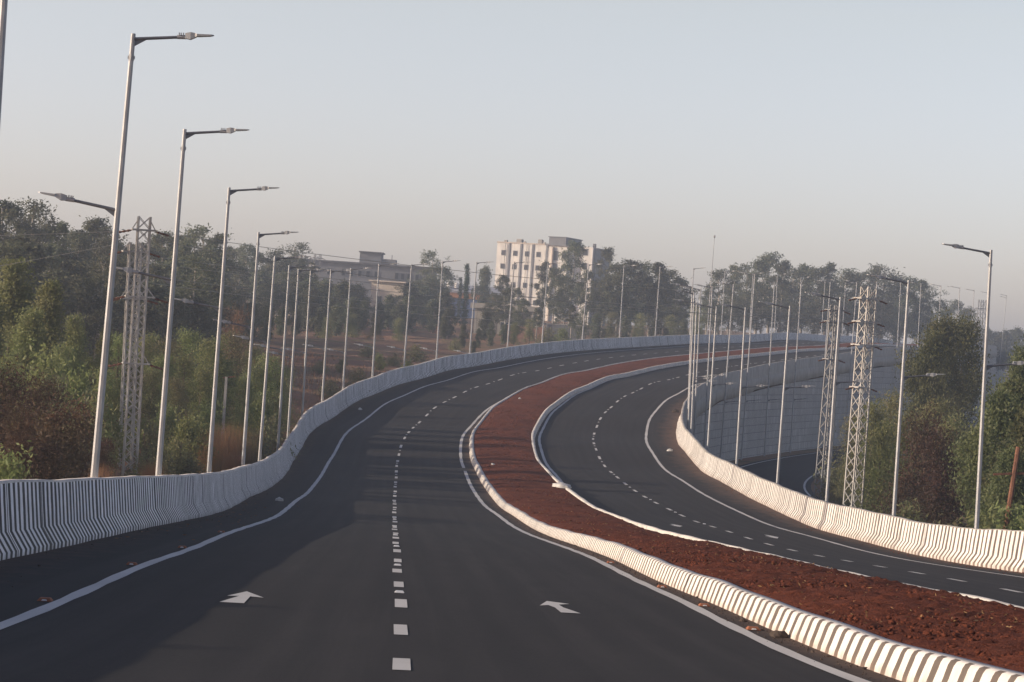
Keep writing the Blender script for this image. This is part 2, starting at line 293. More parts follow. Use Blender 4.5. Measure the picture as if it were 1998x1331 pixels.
def m_ground(name):
    m, nt, b = mat(name)
    p = objpos(nt)
    a = noise(nt, p, .035, 5); c = noise(nt, p, .35, 6, .65); f = noise(nt, p, 4., 5, .7)
    col = mixc(nt, maprange(nt, a, .40, .60), (.300, .160, .100), (.270, .175, .105))
    col = mixc(nt, maprange(nt, c, .45, .62, 0, .65), col, (.190, .145, .080))
    col = mixc(nt, maprange(nt, noise(nt, p, .11, 4), .54, .64, 0, .6), col, (.110, .115, .050))
    col = mixc(nt, maprange(nt, f, .35, .7, 0, .5), col, (.150, .090, .058))
    L(nt, col, b.inputs['Base Color']); b.inputs['Roughness'].default_value = .95; b.inputs['Specular IOR Level'].default_value = .1
    bump(nt, b, math_(nt, 'ADD', f, c), .6, .15)
    return m

def m_soil(name):
    m, nt, b = mat(name)
    p = objpos(nt)
    a = noise(nt, p, .5, 4); f = noise(nt, p, 7., 6, .75); g = noise(nt, p, 30., 4, .7)
    col = mixc(nt, maprange(nt, a, .35, .65), (.185, .060, .034), (.130, .045, .028))
    col = mixc(nt, maprange(nt, f, .42, .68, 0, .5), col, (.085, .024, .016))
    col = mixc(nt, maprange(nt, g, .62, .74, 0, .4), col, (.27, .095, .055))
    L(nt, col, b.inputs['Base Color']); b.inputs['Roughness'].default_value = .95; b.inputs['Specular IOR Level'].default_value = .05
    bump(nt, b, math_(nt, 'ADD', f, math_(nt, 'MULTIPLY', g, .5)), 1.0, .06)
    return m

M = {}
def build_materials():
    M['asphalt_l'] = m_asphalt('asphalt', (OFF['A'], 1.5, .55), (OFF['F'], .75, .75))
    M['asphalt_r'] = m_asphalt('asphalt_dusty', (OFF['G'], .35, .5), (OFF['K'], 2.4, .95))
    M['asphalt_s'] = m_asphalt('service_asphalt')
    M['paint'] = m_paint('road_paint')
    M['stripe_l'] = m_stripe('striped_barrier_paint', .40, (.88, .88, .91), (.006, .007, .010), .5, dirt=(.10, .08, .07), dirt_amt=.35, dirt_h=.15, spread=.12)
    M['stripe_r'] = m_stripe('striped_barrier_paint_dusty', .49, (.82, .79, .74), (.110, .088, .072), .42, dirt=(.30, .20, .145), dirt_amt=.5, dirt_h=.3, wobble=.05)
    M['stripe_k'] = m_stripe('striped_kerb_paint', .45, (.80, .765, .71), (.125, .098, .078), .42, dirt=(.30, .19, .13), dirt_amt=.45, dirt_h=.12, spread=.10, joints=False)
    M['concrete'] = m_concrete('weathered_concrete', (.42, .40, .37))
    M['coping'] = m_concrete('pale_coping', (.74, .70, .64), (.25, .20, .16), .5)
    M['block'] = m_blockwall('ribbed_block_wall')
    M['ground'] = m_ground('laterite_ground')
    M['soil'] = m_soil('red_soil')
    M['steel'] = m_simple('galvanised_steel', (.38, .39, .405), .55, .28, 1.7, .3)
    M['dark_steel'] = m_simple('grey_lamp_steel', (.17, .18, .20), .5, .2, 4., .4)
    M['lamp_body'] = m_simple('grey_lamp_body', (.40, .41, .42), .5, .15, 4., .2)
    M['lamp_cover'] = m_simple('lamp_lens', (.55, .55, .52), .25, .1, 4.)
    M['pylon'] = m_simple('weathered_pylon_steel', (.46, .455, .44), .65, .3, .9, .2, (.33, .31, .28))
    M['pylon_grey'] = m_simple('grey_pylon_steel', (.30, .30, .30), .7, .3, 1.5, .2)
    M['rust'] = m_simple('rusty_iron', (.19, .085, .05), .85, .4, 6.)
    M['wire'] = m_simple('aluminium_wire', (.42, .40, .34), .5, .1, 1., .3)
    M['bark_pale'] = m_simple('pale_bark', (.40, .36, .31), .9, .45, 2.5)
    M['bark'] = m_simple('brown_bark', (.15, .11, .08), .95, .4, 3.)
    M['twig'] = m_simple('dry_twigs', (.24, .16, .11), .95, .35, 3.)
    M['euc'] = m_leaf('eucalyptus_leaves', (.105, .120, .072), (.155, .162, .100), (.20, .20, .13))
    M['green'] = m_leaf('green_leaves', (.165, .205, .070), (.255, .265, .110), (.31, .30, .14))
    M['lush'] = m_leaf('lush_leaves', (.095, .114, .046), (.160, .172, .074), (.215, .212, .105))
    M['olive'] = m_leaf('olive_leaves', (.180, .190, .085), (.255, .245, .120), (.27, .19, .13))
    M['redbush'] = m_leaf('dry_red_leaves', (.115, .062, .042), (.090, .075, .038), (.160, .085, .060))
    M['pinkbush'] = m_leaf('dry_pink_twigs', (.235, .125, .090), (.170, .105, .072))
    M['cypress'] = m_leaf('cypress_leaves', (.030, .055, .018), (.045, .070, .024))
    M['straw'] = m_leaf('straw', (.32, .17, .085), (.24, .135, .068), (.36, .23, .13), scale=.3, rough=.8, trans=.3)
    M['litter'] = m_simple('pale_litter', (.62, .60, .57), .7, .2, 9.)
    M['brick'] = m_simple('brick_orange', (.36, .13, .06), .85, .35, 9.)
    M['stone'] = m_simple('dark_stone', (.07, .05, .04), .9, .4, 9.)
    M['reflector'] = m_simple('reflector_white', (.72, .72, .72), .3, .1, 9.)
    M['plaster'] = m_concrete('white_plaster', (.78, .75, .70), (.30, .28, .26), .55, .35, .2)
    M['plaster_dull'] = m_concrete('dull_plaster', (.36, .335, .30), (.22, .19, .16), .5, .5, .2)
    M['plaster_cream'] = m_concrete('cream_plaster', (.58, .50, .42), (.30, .24, .2), .4, .5, .2)
    M['plaster_grey'] = m_concrete('grey_plaster', (.21, .215, .23), (.13, .13, .14), .5, .3, .2)
    M['roof_dark'] = m_simple('dark_roof', (.12, .12, .13), .8, .25, .8)
    M['glass'] = m_simple('dark_window', (.035, .037, .042), .3, .2, 2.)
    M['orange'] = m_simple('orange_fascia', (.50, .22, .08), .7, .2, 2.)
    M['sheet'] = m_simple('grey_sheet_roof', (.42, .42, .44), .5, .2, .7)
    M['blue'] = m_simple('blue_sheeting', (.10, .15, .30), .6, .2, .9)
    M['redblock'] = m_simple('dusty_red_block', (.42, .22, .15), .9, .35, 1.5)
    M['dirt'] = m_simple('bare_red_dirt', (.44, .235, .145), .95, .4, .6)

# ------------------------------------------------------------------ object helpers
def tag(o, label, cat, group=None):
    o['label'] = label; o['category'] = cat
    if group: o['group'] = group
    return o
def empty(name, loc=(0, 0, 0), rz=0.0):
    o = bpy.data.objects.new(name, None); COL.objects.link(o)
    o.location = loc; o.rotation_euler = (0, 0, rz); o.empty_display_size = .3
    return o
def thing(name, label, cat, loc=(0, 0, 0), rz=0.0, group=None):
    return tag(empty(name, loc, rz), label, cat, group)
def obj(name, me, parent=None, loc=None, rot=None, scale=None):
    o = bpy.data.objects.new(name, me); COL.objects.link(o)
    if parent: o.parent = parent
    if loc is not None: o.location = loc
    if rot is not None: o.rotation_euler = rot
    if scale is not None: o.scale = scale
    return o
def struct(o, kind='structure'):
    o['kind'] = kind; return o

def mesh_from(name, V, F, mats, uv=None, mi=None, smooth=False):
    me = bpy.data.meshes.new(name)
    V = np.asarray(V, np.float32)
    if isinstance(F, np.ndarray):
        nf, k = F.shape
        me.vertices.add(len(V)); me.vertices.foreach_set('co', V.ravel())
        me.loops.add(nf * k); me.loops.foreach_set('vertex_index', F.ravel().astype(np.int32))
        me.polygons.add(nf); me.polygons.foreach_set('loop_start', np.arange(0, nf * k, k, dtype=np.int32))
        me.polygons.foreach_set('loop_total', np.full(nf, k, np.int32))
        me.update(calc_edges=True)
    else:
        me.from_pydata([tuple(map(float, v)) for v in V], [], F)
    for m in (mats if isinstance(mats, (list, tuple)) else [mats]): me.materials.append(m)
    if uv is not None:
        l = me.uv_layers.new(name='UVMap')
        li = np.empty(len(me.loops), np.int32); me.loops.foreach_get('vertex_index', li)
        l.data.foreach_set('uv', np.asarray(uv, np.float32)[li].ravel())
    if mi is not None: me.polygons.foreach_set('material_index', np.asarray(mi, np.int32))
    if smooth: me.polygons.foreach_set('use_smooth', np.ones(len(me.polygons), bool))
    me.validate(); me.update()
    return me

class MB:
    """collects primitive shapes into one mesh"""
    def __init__(self): self.V = []; self.F = []; self.n = 0; self.UV = []
    def add(self, V, F, UV=None):
        V = [tuple(v) for v in V]
        self.V += V; self.F += [tuple(i + self.n for i in f) for f in F]; self.n += len(V)
        self.UV += UV if UV else [(v[0] + v[1], v[2]) for v in V]
    def box(self, lo, hi, bev=0.0):
        x0, y0, z0 = lo; x1, y1, z1 = hi
        if bev <= 0:
            self.add([(x0,y0,z0),(x1,y0,z0),(x1,y1,z0),(x0,y1,z0),(x0,y0,z1),(x1,y0,z1),(x1,y1,z1),(x0,y1,z1)],
                     [(3,2,1,0),(4,5,6,7),(0,1,5,4),(1,2,6,5),(2,3,7,6),(3,0,4,7)])
        else:
            bm = bmesh.new(); bmesh.ops.create_cube(bm, size=1)
            for v in bm.verts: v.co = Vector(((x0+x1)/2 + v.co.x*(x1-x0), (y0+y1)/2 + v.co.y*(y1-y0), (z0+z1)/2 + v.co.z*(z1-z0)))
            bmesh.ops.bevel(bm, geom=bm.edges[:], offset=bev, segments=2, affect='EDGES')
            bm.verts.index_update()
            self.add([v.co[:] for v in bm.verts], [[v.index for v in f.verts] for f in bm.faces]); bm.free()
    def tube(self, P, R, n=8, cap=True, phase=0.0):
        P = [Vector(p) for p in P]; rings = []
        base = self.n; V = []; F = []
        up = None
        for i, p in enumerate(P):
            d = (P[min(i+1, len(P)-1)] - P[max(i-1, 0)]).normalized()
            if up is None: up = Vector((0, 1, 0)) if abs(d.z) > .8 else Vector((0, 0, 1))
            a = d.cross(up)
            if a.length < 1e-4: a = d.orthogonal()
            a.normalize(); b = a.cross(d).normalized(); up = b
            r = R[i] if isinstance(R, (list, tuple)) else R
            for k in range(n):
                t = 2 * math.pi * k / n + phase
                V.append(p + a * (r * math.cos(t)) + b * (r * math.sin(t)))
        for i in range(len(P) - 1):
            for k in range(n):
                F.append((i*n+k, i*n+(k+1) % n, (i+1)*n+(k+1) % n, (i+1)*n+k))
        if cap: F += [tuple(range(n-1, -1, -1)), tuple((len(P)-1)*n+k for k in range(n))]
        self.add([v[:] for v in V], F)
    def bar(self, a, b, w, h=None):
        self.tube([a, b], (w if h is None else (w + h) / 2) * .7071, 4, True, math.pi / 4)
    def mesh(self, name, m, smooth=False):
        return mesh_from(name, self.V, self.F, m, uv=self.UV, smooth=smooth)

def strip(name, s, secs, mats, mi=None, smooth=False, uvy=None, close_ends=True, parent=None):
    """sweep a cross-section along the road. secs: list of (offset fn/array, height fn/array)"""
    s = np.asarray(s, float); n = len(s); k = len(secs)
    cols = []; uvs = []
    arc = np.zeros(n)
    for j, (o, h) in enumerate(secs):
        oo = o(s) if callable(o) else o; hh = h(s) if callable(h) else h
        cols.append(pts(s, oo, hh))
        if uvy is None: y = np.asarray(hh) + np.zeros(n)
        elif isinstance(uvy, str): y = np.asarray(oo) + np.zeros(n)
        else: y = np.zeros(n) + uvy[j]
        uvs.append(np.stack([s, y], 1))
    V = np.stack(cols, 1).reshape(-1, 3); UV = np.stack(uvs, 1).reshape(-1, 2)
    i = np.arange(n - 1)[:, None]; j = np.arange(k - 1)[None, :]
    a = i * k + j
    Fq = np.stack([a, a + 1, a + k + 1, a + k], -1)
    F = Fq.reshape(-1, 4)
    me = mesh_from(name, V, F, mats, uv=UV, mi=None if mi is None else np.tile(np.asarray(mi), n - 1), smooth=smooth)
    return obj(name, me, parent)

ORD = ['zeroth','first','second','third','fourth','fifth','sixth','seventh','eighth','ninth','tenth','eleventh','twelfth','thirteenth','fourteenth',
       'fifteenth','sixteenth','seventeenth','eighteenth','nineteenth','twentieth','twenty-first','twenty-second','twenty-third','twenty-fourth','twenty-fifth','twenty-sixth','twenty-seventh','twenty-eighth','twenty-ninth','thirtieth']

build_materials()
HB, KB = ROAD['hb'], ROAD['kb']

# ------------------------------------------------------------------ terrain
ZL_Y = [-300, 0, 20, 40, 60, 90, 115, 150, 180, 220, 270, 340, 420, 560, 800, 3000]
ZL_Z = [-3.0, -3.2, -4.2, -5.2, -6.0, -5.9, -5.5, -5.1, -4.3, -3.2, -1.8, -.2, 1.4, 5.0, 8.0, 9.0]
ZR = -8.7
RS = ref(np.arange(S0, S1, 2.0))
def road_frame(X, Y):
    """signed offset from the road axis and the road height there (X, Y arrays)"""
    X = np.asarray(X, float); Y = np.asarray(Y, float)
    o = np.empty(X.shape); z = np.empty(X.shape); st = np.empty(X.shape)
    flatX, flatY = X.ravel(), Y.ravel()
    oo, zz, ss = o.ravel(), z.ravel(), st.ravel()
    for c in range(0, len(flatX), 4000):
        x = flatX[c:c+4000, None]; y = flatY[c:c+4000, None]
        d = (x - RS.X) ** 2 + (y - RS.Y) ** 2
        i = d.argmin(1)
        dx = flatX[c:c+4000] - RS.X[i]; dy = flatY[c:c+4000] - RS.Y[i]
        oo[c:c+4000] = dx * np.cos(RS.T[i]) - dy * np.sin(RS.T[i])
        al = dx * np.sin(RS.T[i]) + dy * np.cos(RS.T[i])
        zz[c:c+4000] = RS.Z[i]; ss[c:c+4000] = RS.s[i] + al
    return oo.reshape(X.shape), zz.reshape(X.shape), ss.reshape(X.shape)

def ground_z(X, Y, rough=True):
    X = np.asarray(X, float); Y = np.asarray(Y, float)
    o, zr, st = road_frame(X, Y)
    zl = np.interp(Y, ZL_Y, ZL_Z)
    # the field left of the road climbs a little with distance from it; low banks and hollows
    bumps = .45 * np.sin(X * .11 + 1.3) * np.sin(Y * .083 + .4) + .25 * np.sin(X * .31 + Y * .19) + .12 * np.sin(X * .9 - Y * .7)
    far = np.clip((-o - 16) / 30, 0, 1)
    zl = zl + bumps * far * (.6 if rough else 0)
    zlim = zr - .75
    near = np.clip((-o - 11.2) / 5, 0, 1)
    zl = np.where(zl > zlim, zlim + (zl - zlim) * near, zl)
    zright = ZR + 0 * Y + .25 * np.sin(X * .13 + Y * .07) * np.clip((o - 24) / 10, 0, 1)
    far_r = np.clip((o - 60) / 200, 0, 1)
    zright = zright + far_r * 6 
    t = np.clip((o + 9.0) / 19.5, 0, 1)
    zl_under = np.minimum(zl, zr - .75)
    zmid = zl_under * (1 - t) + zright * t
    z = np.where(o < -9.0, zl, np.where(o > 10.5, zright, np.minimum(zmid, zr - .7)))
    # beyond the far end both sides run together
    return z
def gz(x, y): return float(ground_z(np.array([x]), np.array([y]))[0])

def build_ground():
    def axis(dense0, dense1, step, lo, hi):
        a = list(np.arange(dense0, dense1, step))
        v = dense1; st = step
        while v < hi: a.append(v); st *= 1.35; v += st
        a.append(hi)
        v = dense0; st = step
        while v > lo:
            st *= 1.35; v -= st
            if v > lo: a.append(v)
        a.append(lo)
        return np.array(sorted(set(a)))
    xs = axis(-75, 110, 1.8, -1450, 1450); ys = axis(0, 420, 1.8, -250, 1700)
    X, Y = np.meshgrid(xs, ys)
    Z = ground_z(X, Y)
    V = np.stack([X, Y, Z], -1).reshape(-1, 3)
    nx, ny = len(xs), len(ys)
    i = np.arange(ny - 1)[:, None]; j = np.arange(nx - 1)[None, :]
    a = i * nx + j
    F = np.stack([a, a + 1, a + nx + 1, a + nx], -1).reshape(-1, 4)
    struct(obj('ground', mesh_from('ground', V, F, M['ground'], smooth=True)))

# ------------------------------------------------------------------ the flyover road
def build_road():
    s = np.concatenate([np.arange(S0, 260, 1.0), np.arange(260, S1 + .1, 2.0)])
    def lerp(a, b, t): return lambda q: (off(a, q) if isinstance(a, str) else a(q)) * (1 - t) + (off(b, q) if isinstance(b, str) else b(q)) * t
    ex = .28
    oA = lambda q: off('A', q) - ex
    oF = lambda q: off('F', q) + .12
    oG = lambda q: OFF['G'] + 0 * q - .2
    oK = lambda q: off('K', q) + ex
    secsL = [(lerp(oA, oF, t), 0.0) for t in np.linspace(0, 1, 9)]
    secsR = [(lerp(oG, oK, t), 0.0) for t in np.linspace(0, 1, 9)]
    struct(strip('road', s, secsL, M['asphalt_l'], smooth=True, uvy='off'))
    struct(strip('road', s, secsR, M['asphalt_r'], smooth=True, uvy='off'))
    hm = .006
    def line(name, key, w, s0, s1, skip=None, h=hm, seg=1.0):
        q = np.arange(s0, s1, seg)
        wv = lambda t, sg: (lambda z: off(key, z) + sg * (w / 2) * (1 + .10 * np.sin(z * 1.7) + .06 * np.sin(z * 4.1)))
        return q, [(wv(0, -1), h), (wv(0, 1), h)]
    for key, w in (('C', .16), ('H', .16), ('J', .16)):
        q, sec = line('m', key, w, S0, S1)
        struct(strip('edge_line', q, sec, M['paint'], uvy='off'))
    # the median-side line has a patched gap
    sg = nearest_station(905, 916, lambda z: off('E', z), 0, 60, 200)
    for a, b in ((S0, sg - .9), (sg + .9, S1)):
        q, sec = line('m', 'E', .16, a, b)
        struct(strip('edge_line', q, sec, M['paint'], uvy='off'))
    # lane dashes 1.5 m long every 4.5 m
    for key, ph in (('D', 1.6), ('I', 1.1)):
        V = []; F = []; UV = []
        k0 = int(S0 / 4.5)
        for k in range(k0, int(S1 / 4.5)):
            a = k * 4.5 + ph + .12 * math.sin(k * 2.3)
            q = np.linspace(a, a + 1.5 + .08 * math.sin(k * 5.1), 4)
            w = .068 + .004 * math.sin(k * 3.3)
            o = off(key, q) + .012 * math.sin(k * 1.9)
            A = pts(q, o - w, hm); B = pts(q, o + w, hm)
            for i in range(3):
                n = len(V); V += [A[i], B[i], B[i+1], A[i+1]]; F.append((n, n+1, n+2, n+3))
                UV += [(q[i], -w + k), (q[i], w + k), (q[i+1], w + k), (q[i+1], -w + k)]
        struct(obj('lane_markings', mesh_from('lane_markings', V, F, M['paint'], uv=UV)))
    # painted arrows
    def arrow(px, py, shape, key_o, s0, s1, flip=1, mirror=1):
        # find s and o so that the arrow's centre projects to px, py
        best = None
        for o in np.arange(key_o - 3, key_o + 3, .1):
            q = np.arange(s0, s1, .5); P = pts(q, o, 0)
            u, v = project(P[:, 0], P[:, 1], P[:, 2]); d = (u - px) ** 2 + (v - py) ** 2
            i = d.argmin()
            if best is None or d[i] < best[0]: best = (d[i], q[i], o)
        _, sc, oc = best
        V = []; UV = []
        for (a, c) in shape:
            p = pts(sc + a * .92 * flip, oc + c * .88 * mirror, .007)[0]; V.append(p); UV.append((sc + a, c))
        bm = bmesh.new(); vs = [bm.verts.new(p) for p in V]; bm.faces.new(vs)
        bmesh.ops.triangulate(bm, faces=bm.faces[:]); bm.normal_update()
        for f in bm.faces:
            if f.normal.z < 0: f.normal_flip()
        me = bpy.data.meshes.new('arrow'); bm.to_mesh(me); bm.free(); me.materials.append(M['paint'])
        l = me.uv_layers.new(name='UVMap')
        for lp in me.loops: l.data[lp.index].uv = UV[lp.vertex_index]
        struct(obj('arrow_marking', me))
    straight = [(-1.25, .06), (-1.25, -.24), (.12, -.09), (.02, -.24), (1.15, -.06), (.02, .23), (.14, .05)]
    lean = [(-1.3, .24), (-1.3, -.02), (-.3, -.03), (.18, -.09), (-.02, -.22), (1.15, -.05), (.72, .24), (.42, .07), (-.2, .09)]
    arrow(482, 1165, straight, -6.6, 10, 70)
    arrow(1080, 1187, lean, -3.0, 10, 70)
    st2 = [(-1.4, .07), (-1.4, -.07), (.2, -.07), (.0, -.28), (1.4, 0), (.0, .28), (.2, .07)]
    arrow(1318, 1027, st2, 5.2, 60, 150, flip=-1)
    arrow(1505, 1046, st2, 8.4, 50, 140, flip=-1)

    # kerbs of the median: battered painted face, rounded top
    def kerb(name, key, sgn, lo, hi, topkey):
        def hgt(q): return KB + (wob(topkey, q) * .8 if topkey else 0) + .012 * np.sin(q * 1.05) * np.sin(q * .31)
        base = (lambda q: off(key, q)) if key == 'F' else (lambda q: OFF['G'] + .12 + 0 * q)
        k = sgn
        secs = [(lambda q: base(q), -.03), (lambda q: base(q) + k * .015, .05), (lambda q: base(q) + k * .075, lambda q: hgt(q) - .045),
                (lambda q: base(q) + k * .095, lambda q: hgt(q) - .012), (lambda q: base(q) + k * .13, hgt),
                (lambda q: base(q) + k * .24, hgt), (lambda q: base(q) + k * .26, lambda q: hgt(q) - .02), (lambda q: base(q) + k * .27, 0.0)]
        if k < 0: secs = secs[::-1]
        q = np.concatenate([np.arange(S0, 120, .5), np.arange(120, S1, 2.0)])
        mi = [0, 0, 0, 0, 1, 1, 1]
        o = strip(name, q, secs, [M['stripe_k'], M['coping']], mi=mi if k > 0 else mi[::-1])
        struct(o)
    kerb('median_kerb', 'F', 1, 0, 0, 'Ft')
    kerb('median_kerb', 'G', -1, 0, 0, 'Gt')

    # crash barriers
    def barrier(side):
        if side == 'L':
            b = lambda q: off('A', q); k = -1; top = lambda q: HB + wob('B', q) * .8 + .007 * np.sin(q * .92) + .004 * np.sin(q * 2.1)
        else:
            b = lambda q: off('K', q); k = 1; top = lambda q: HB + wob('L', q) * .8 + .010 * np.sin(q * .85 + 1) + .006 * np.sin(q * 1.9)
        wv = lambda q: .018 * np.sin(q * 1.05) * np.sin(q * .37 + 1.0)
        prof = [(0, -.04), (.0, .085), (.16, .34), (.235, None, -.03), (.26, None, 0), (.42, None, 0), (.445, None, -.03), (.46, -.04)]
        secs = []
        for p in prof:
            o = (lambda d: (lambda q: b(q) + k * d + wv(q)))(p[0])
            h = p[1] if p[1] is not None else (lambda dz: (lambda q: top(q) + dz))(p[2])
            secs.append((o, h))
        mi = [0, 0, 0, 1, 1, 1, 1]
        if k < 0: pass
        else: pass
        if k > 0: secs2 = secs; mi2 = mi
        else: secs2 = secs[::-1]; mi2 = mi[::-1]
        q = np.concatenate([np.arange(S0, 300, .75), np.arange(300, S1, 2.0)])
        o = strip('crash_barrier', q, secs2, [M['stripe_l' if k < 0 else 'stripe_r'], M['coping' if k < 0 else 'concrete']], mi=mi2)
        return o
    tag(barrier('L'), 'long black and white striped concrete crash barrier curving along the outer left edge', 'crash barrier')
    tag(barrier('R'), 'sunlit cream and grey striped crash barrier along the inner right edge of the road', 'crash barrier')

    # retaining walls below the barriers
    def wall(side):
        key = 'K' if side == 'R' else 'A'; k = 1 if side == 'R' else -1
        q = np.arange(S0, S1, 1.5)
        label = ('tall grey ribbed block retaining wall under the inside of the curve' if side == 'R'
                 else 'plain grey block retaining wall below the outer striped barrier')
        root = thing('retaining_wall', label, 'retaining wall')
        r = ref(q); o0 = off(key, q) + k * .44
        zsurf = r.Z + r.E * o0
        zbot = np.full(len(q), ZR - .4) if side == 'R' else np.minimum(np.interp(r.Y, ZL_Y, ZL_Z), zsurf) - 2.0
        secs = [(o0, -1.15 + 0 * q), (o0, zbot - zsurf)]
        if k < 0: secs = secs[::-1]
        P = strip('block_face', q, secs, M['block'], parent=root)
        me = P.data
        # wall courses are level: UV y = world height
        uvl = me.uv_layers[0]
        for lp in me.loops: uvl.data[lp.index].uv = (uvl.data[lp.index].uv[0], me.vertices[lp.vertex_index].co.z)
        # cast slab band above the blocks, proud of them, with a stepped lower edge
        low = lambda z: -1.05 + .05 * np.sign(np.sin(z * .21)) + .03 * np.sin(z * .9)
        oo = lambda d: (lambda z: off(key, z) + k * d)
        secs = [(oo(.462), .05), (oo(.50), -.02), (oo(.54), -.06), (oo(.54), low), (oo(.43), low)]
        if k < 0: secs = secs[::-1]
        strip('slab_band', q, secs, M['concrete'], parent=root)
    wall('R'); wall('L')

    # service road at the foot of the wall
    q = np.arange(60, 420, 2.0)
    r = ref(q)
    def lev(o): return (lambda z: ZR + .05 - (ref(z).Z + ref(z).E * (off('K', z) + o)))
    okk = lambda o: (lambda z: off('K', z) + o)
    sec = [(okk(o), lev(o)) for o in np.linspace(2.4, 9.3, 6)]
    struct(strip('service_road', q, sec, M['asphalt_s'], smooth=True, uvy=list(np.linspace(2.4, 9.3, 6))))
    for o in (2.85, 8.85):
        lv = lambda z, o=o: lev(o)(z) + .006
        struct(strip('edge_line', q, [(okk(o - .075), lv), (okk(o + .075), lv)], M['paint'], uvy=[0, .15]))

# ------------------------------------------------------------------ median soil
def fbm(x, y, seed=0):
    v = 0
    r = np.random.default_rng(seed)
    for k, (f, a) in enumerate(((.7, .35), (1.9, .25), (4.3, .2), (9.1, .14), (17., .1))):
        for j in range(3):
            th = r.uniform(0, 6.28); ph = r.uniform(0, 6.28)
            v = v + a * np.sin((x * math.cos(th) + y * math.sin(th)) * f + ph + 1.3 * np.sin(x * f * .37 + j))
    return v / 1.8

def build_median():
    root_z = lambda q: KB - .035
    V = []; F = []; base = 0
    for (a, b, ds, nj) in ((6, 60, .10, 44), (60, 160, .22, 24), (160, S1, 1.4, 9), (S0, 6, .5, 12)):
        q = np.arange(a, b + ds, ds); t = np.linspace(0, 1, nj)
        lo = off('F', q) + .20; hi = OFF['G'] + .12 - .20 + 0 * q
        rows = []
        r = ref(q)
        for tt in t:
            o = lo * (1 - tt) + hi * tt
            crown = .10 * (4 * tt * (1 - tt)) ** .7
            edge = min(1., min(tt, 1 - tt) * 12)
            n = fbm(q, o, 3) * .045 * edge + rng.normal(0, .015, len(q)) * edge * (1 if ds < .5 else .6)
            h = KB - .05 + crown + n
            rows.append(np.stack([r.X + o * np.cos(r.T), r.Y - o * np.sin(r.T), r.Z + r.E * o + h], 1))
        G = np.stack(rows, 1); n_, k_ = G.shape[:2]
        V.append(G.reshape(-1, 3))
        i = np.arange(n_ - 1)[:, None]; j = np.arange(k_ - 1)[None, :]; aa = base + i * k_ + j
        F.append(np.stack([aa, aa + 1, aa + k_ + 1, aa + k_], -1).reshape(-1, 4)); base += n_ * k_
    # clods
    ico = bmesh.new(); bmesh.ops.create_icosphere(ico, subdivisions=1, radius=1)
    iv = np.array([v.co[:] for v in ico.verts]); ifc = np.array([[v.index for v in f.verts] for f in ico.faces]); ico.free()
    n = 12000
    q = 9 + 190 * rng.random(n) ** 1.9; tt = rng.uniform(.03, .97, n)
    lo = off('F', q) + .2; hi = OFF['G'] - .08
    o = lo * (1 - tt) + hi * tt
    P = pts(q, o, KB - .05 + .10 * (4 * tt * (1 - tt)) ** .7)
    sz = (.009 + .020 * rng.random(n) ** 3.5) * (1 + q / 260)
    Rm = rng.normal(0, 1, (n, 1, 3))
    CV = P[:, None, :] + (iv[None] * (1 + .35 * rng.normal(0, 1, (n, len(iv), 1)))) * sz[:, None, None] * np.array([1.3, 1.3, .8])
    Q = np.concatenate(V); Fq = np.concatenate(F)
    tri = (ifc[None] + (np.arange(n) * len(iv))[:, None, None]).reshape(-1, 3)
    # quads -> triangles so that one array holds all
    T1 = np.concatenate([Fq[:, [0, 1, 2]], Fq[:, [0, 2, 3]], tri + len(Q)])
    me = mesh_from('median_soil', np.concatenate([Q, CV.reshape(-1, 3)]), T1, M['soil'])
    struct(obj('median_soil', me), 'stuff')
    # straw and pale litter on the soil
    n = 900
    q = 16 + 110 * rng.random(n) ** 1.6; tt = rng.uniform(.04, .96, n)
    o = (off('F', q) + .2) * (1 - tt) + hi * tt
    P = pts(q, o, KB + .075 * (4 * tt * (1 - tt)) ** .7 - .01)
    leaf_mesh('straw_litter', P, .055, .3, M['straw'], flat=.6)

# ------------------------------------------------------------------ foliage
def leaf_arrays(P, size, ratio, r, droop=0.0, flat=0.0, outward=None):
    n = len(P)
    d = r.normal(0, 1, (n, 3)); d[:, 2] -= droop * 1.6
    d[:, 2] *= (1 - flat)
    d /= np.linalg.norm(d, axis=1)[:, None] + 1e-9
    nn = r.normal(0, 1, (n, 3))
    if outward is not None: nn = nn * .50 + outward
    b = np.cross(d, nn); b /= np.linalg.norm(b, axis=1)[:, None] + 1e-9
    s = (size * r.uniform(.6, 1.4, n))[:, None]
    a = d * s; c = b * s * ratio
    V = np.stack([P - a * .5, P + c * .5 - a * .05, P + a * .5, P - c * .5 - a * .05], 1)
    return V.reshape(-1, 3)
def leaf_mesh(name, P, size, ratio, m, droop=0., flat=0., kind='stuff', r=None):
    V = leaf_arrays(np.asarray(P), size, ratio, r or rng, droop, flat)
    F = np.arange(len(V)).reshape(-1, 4)
    o = obj(name, mesh_from(name, V, F, m))
    if kind: struct(o, kind)
    return o

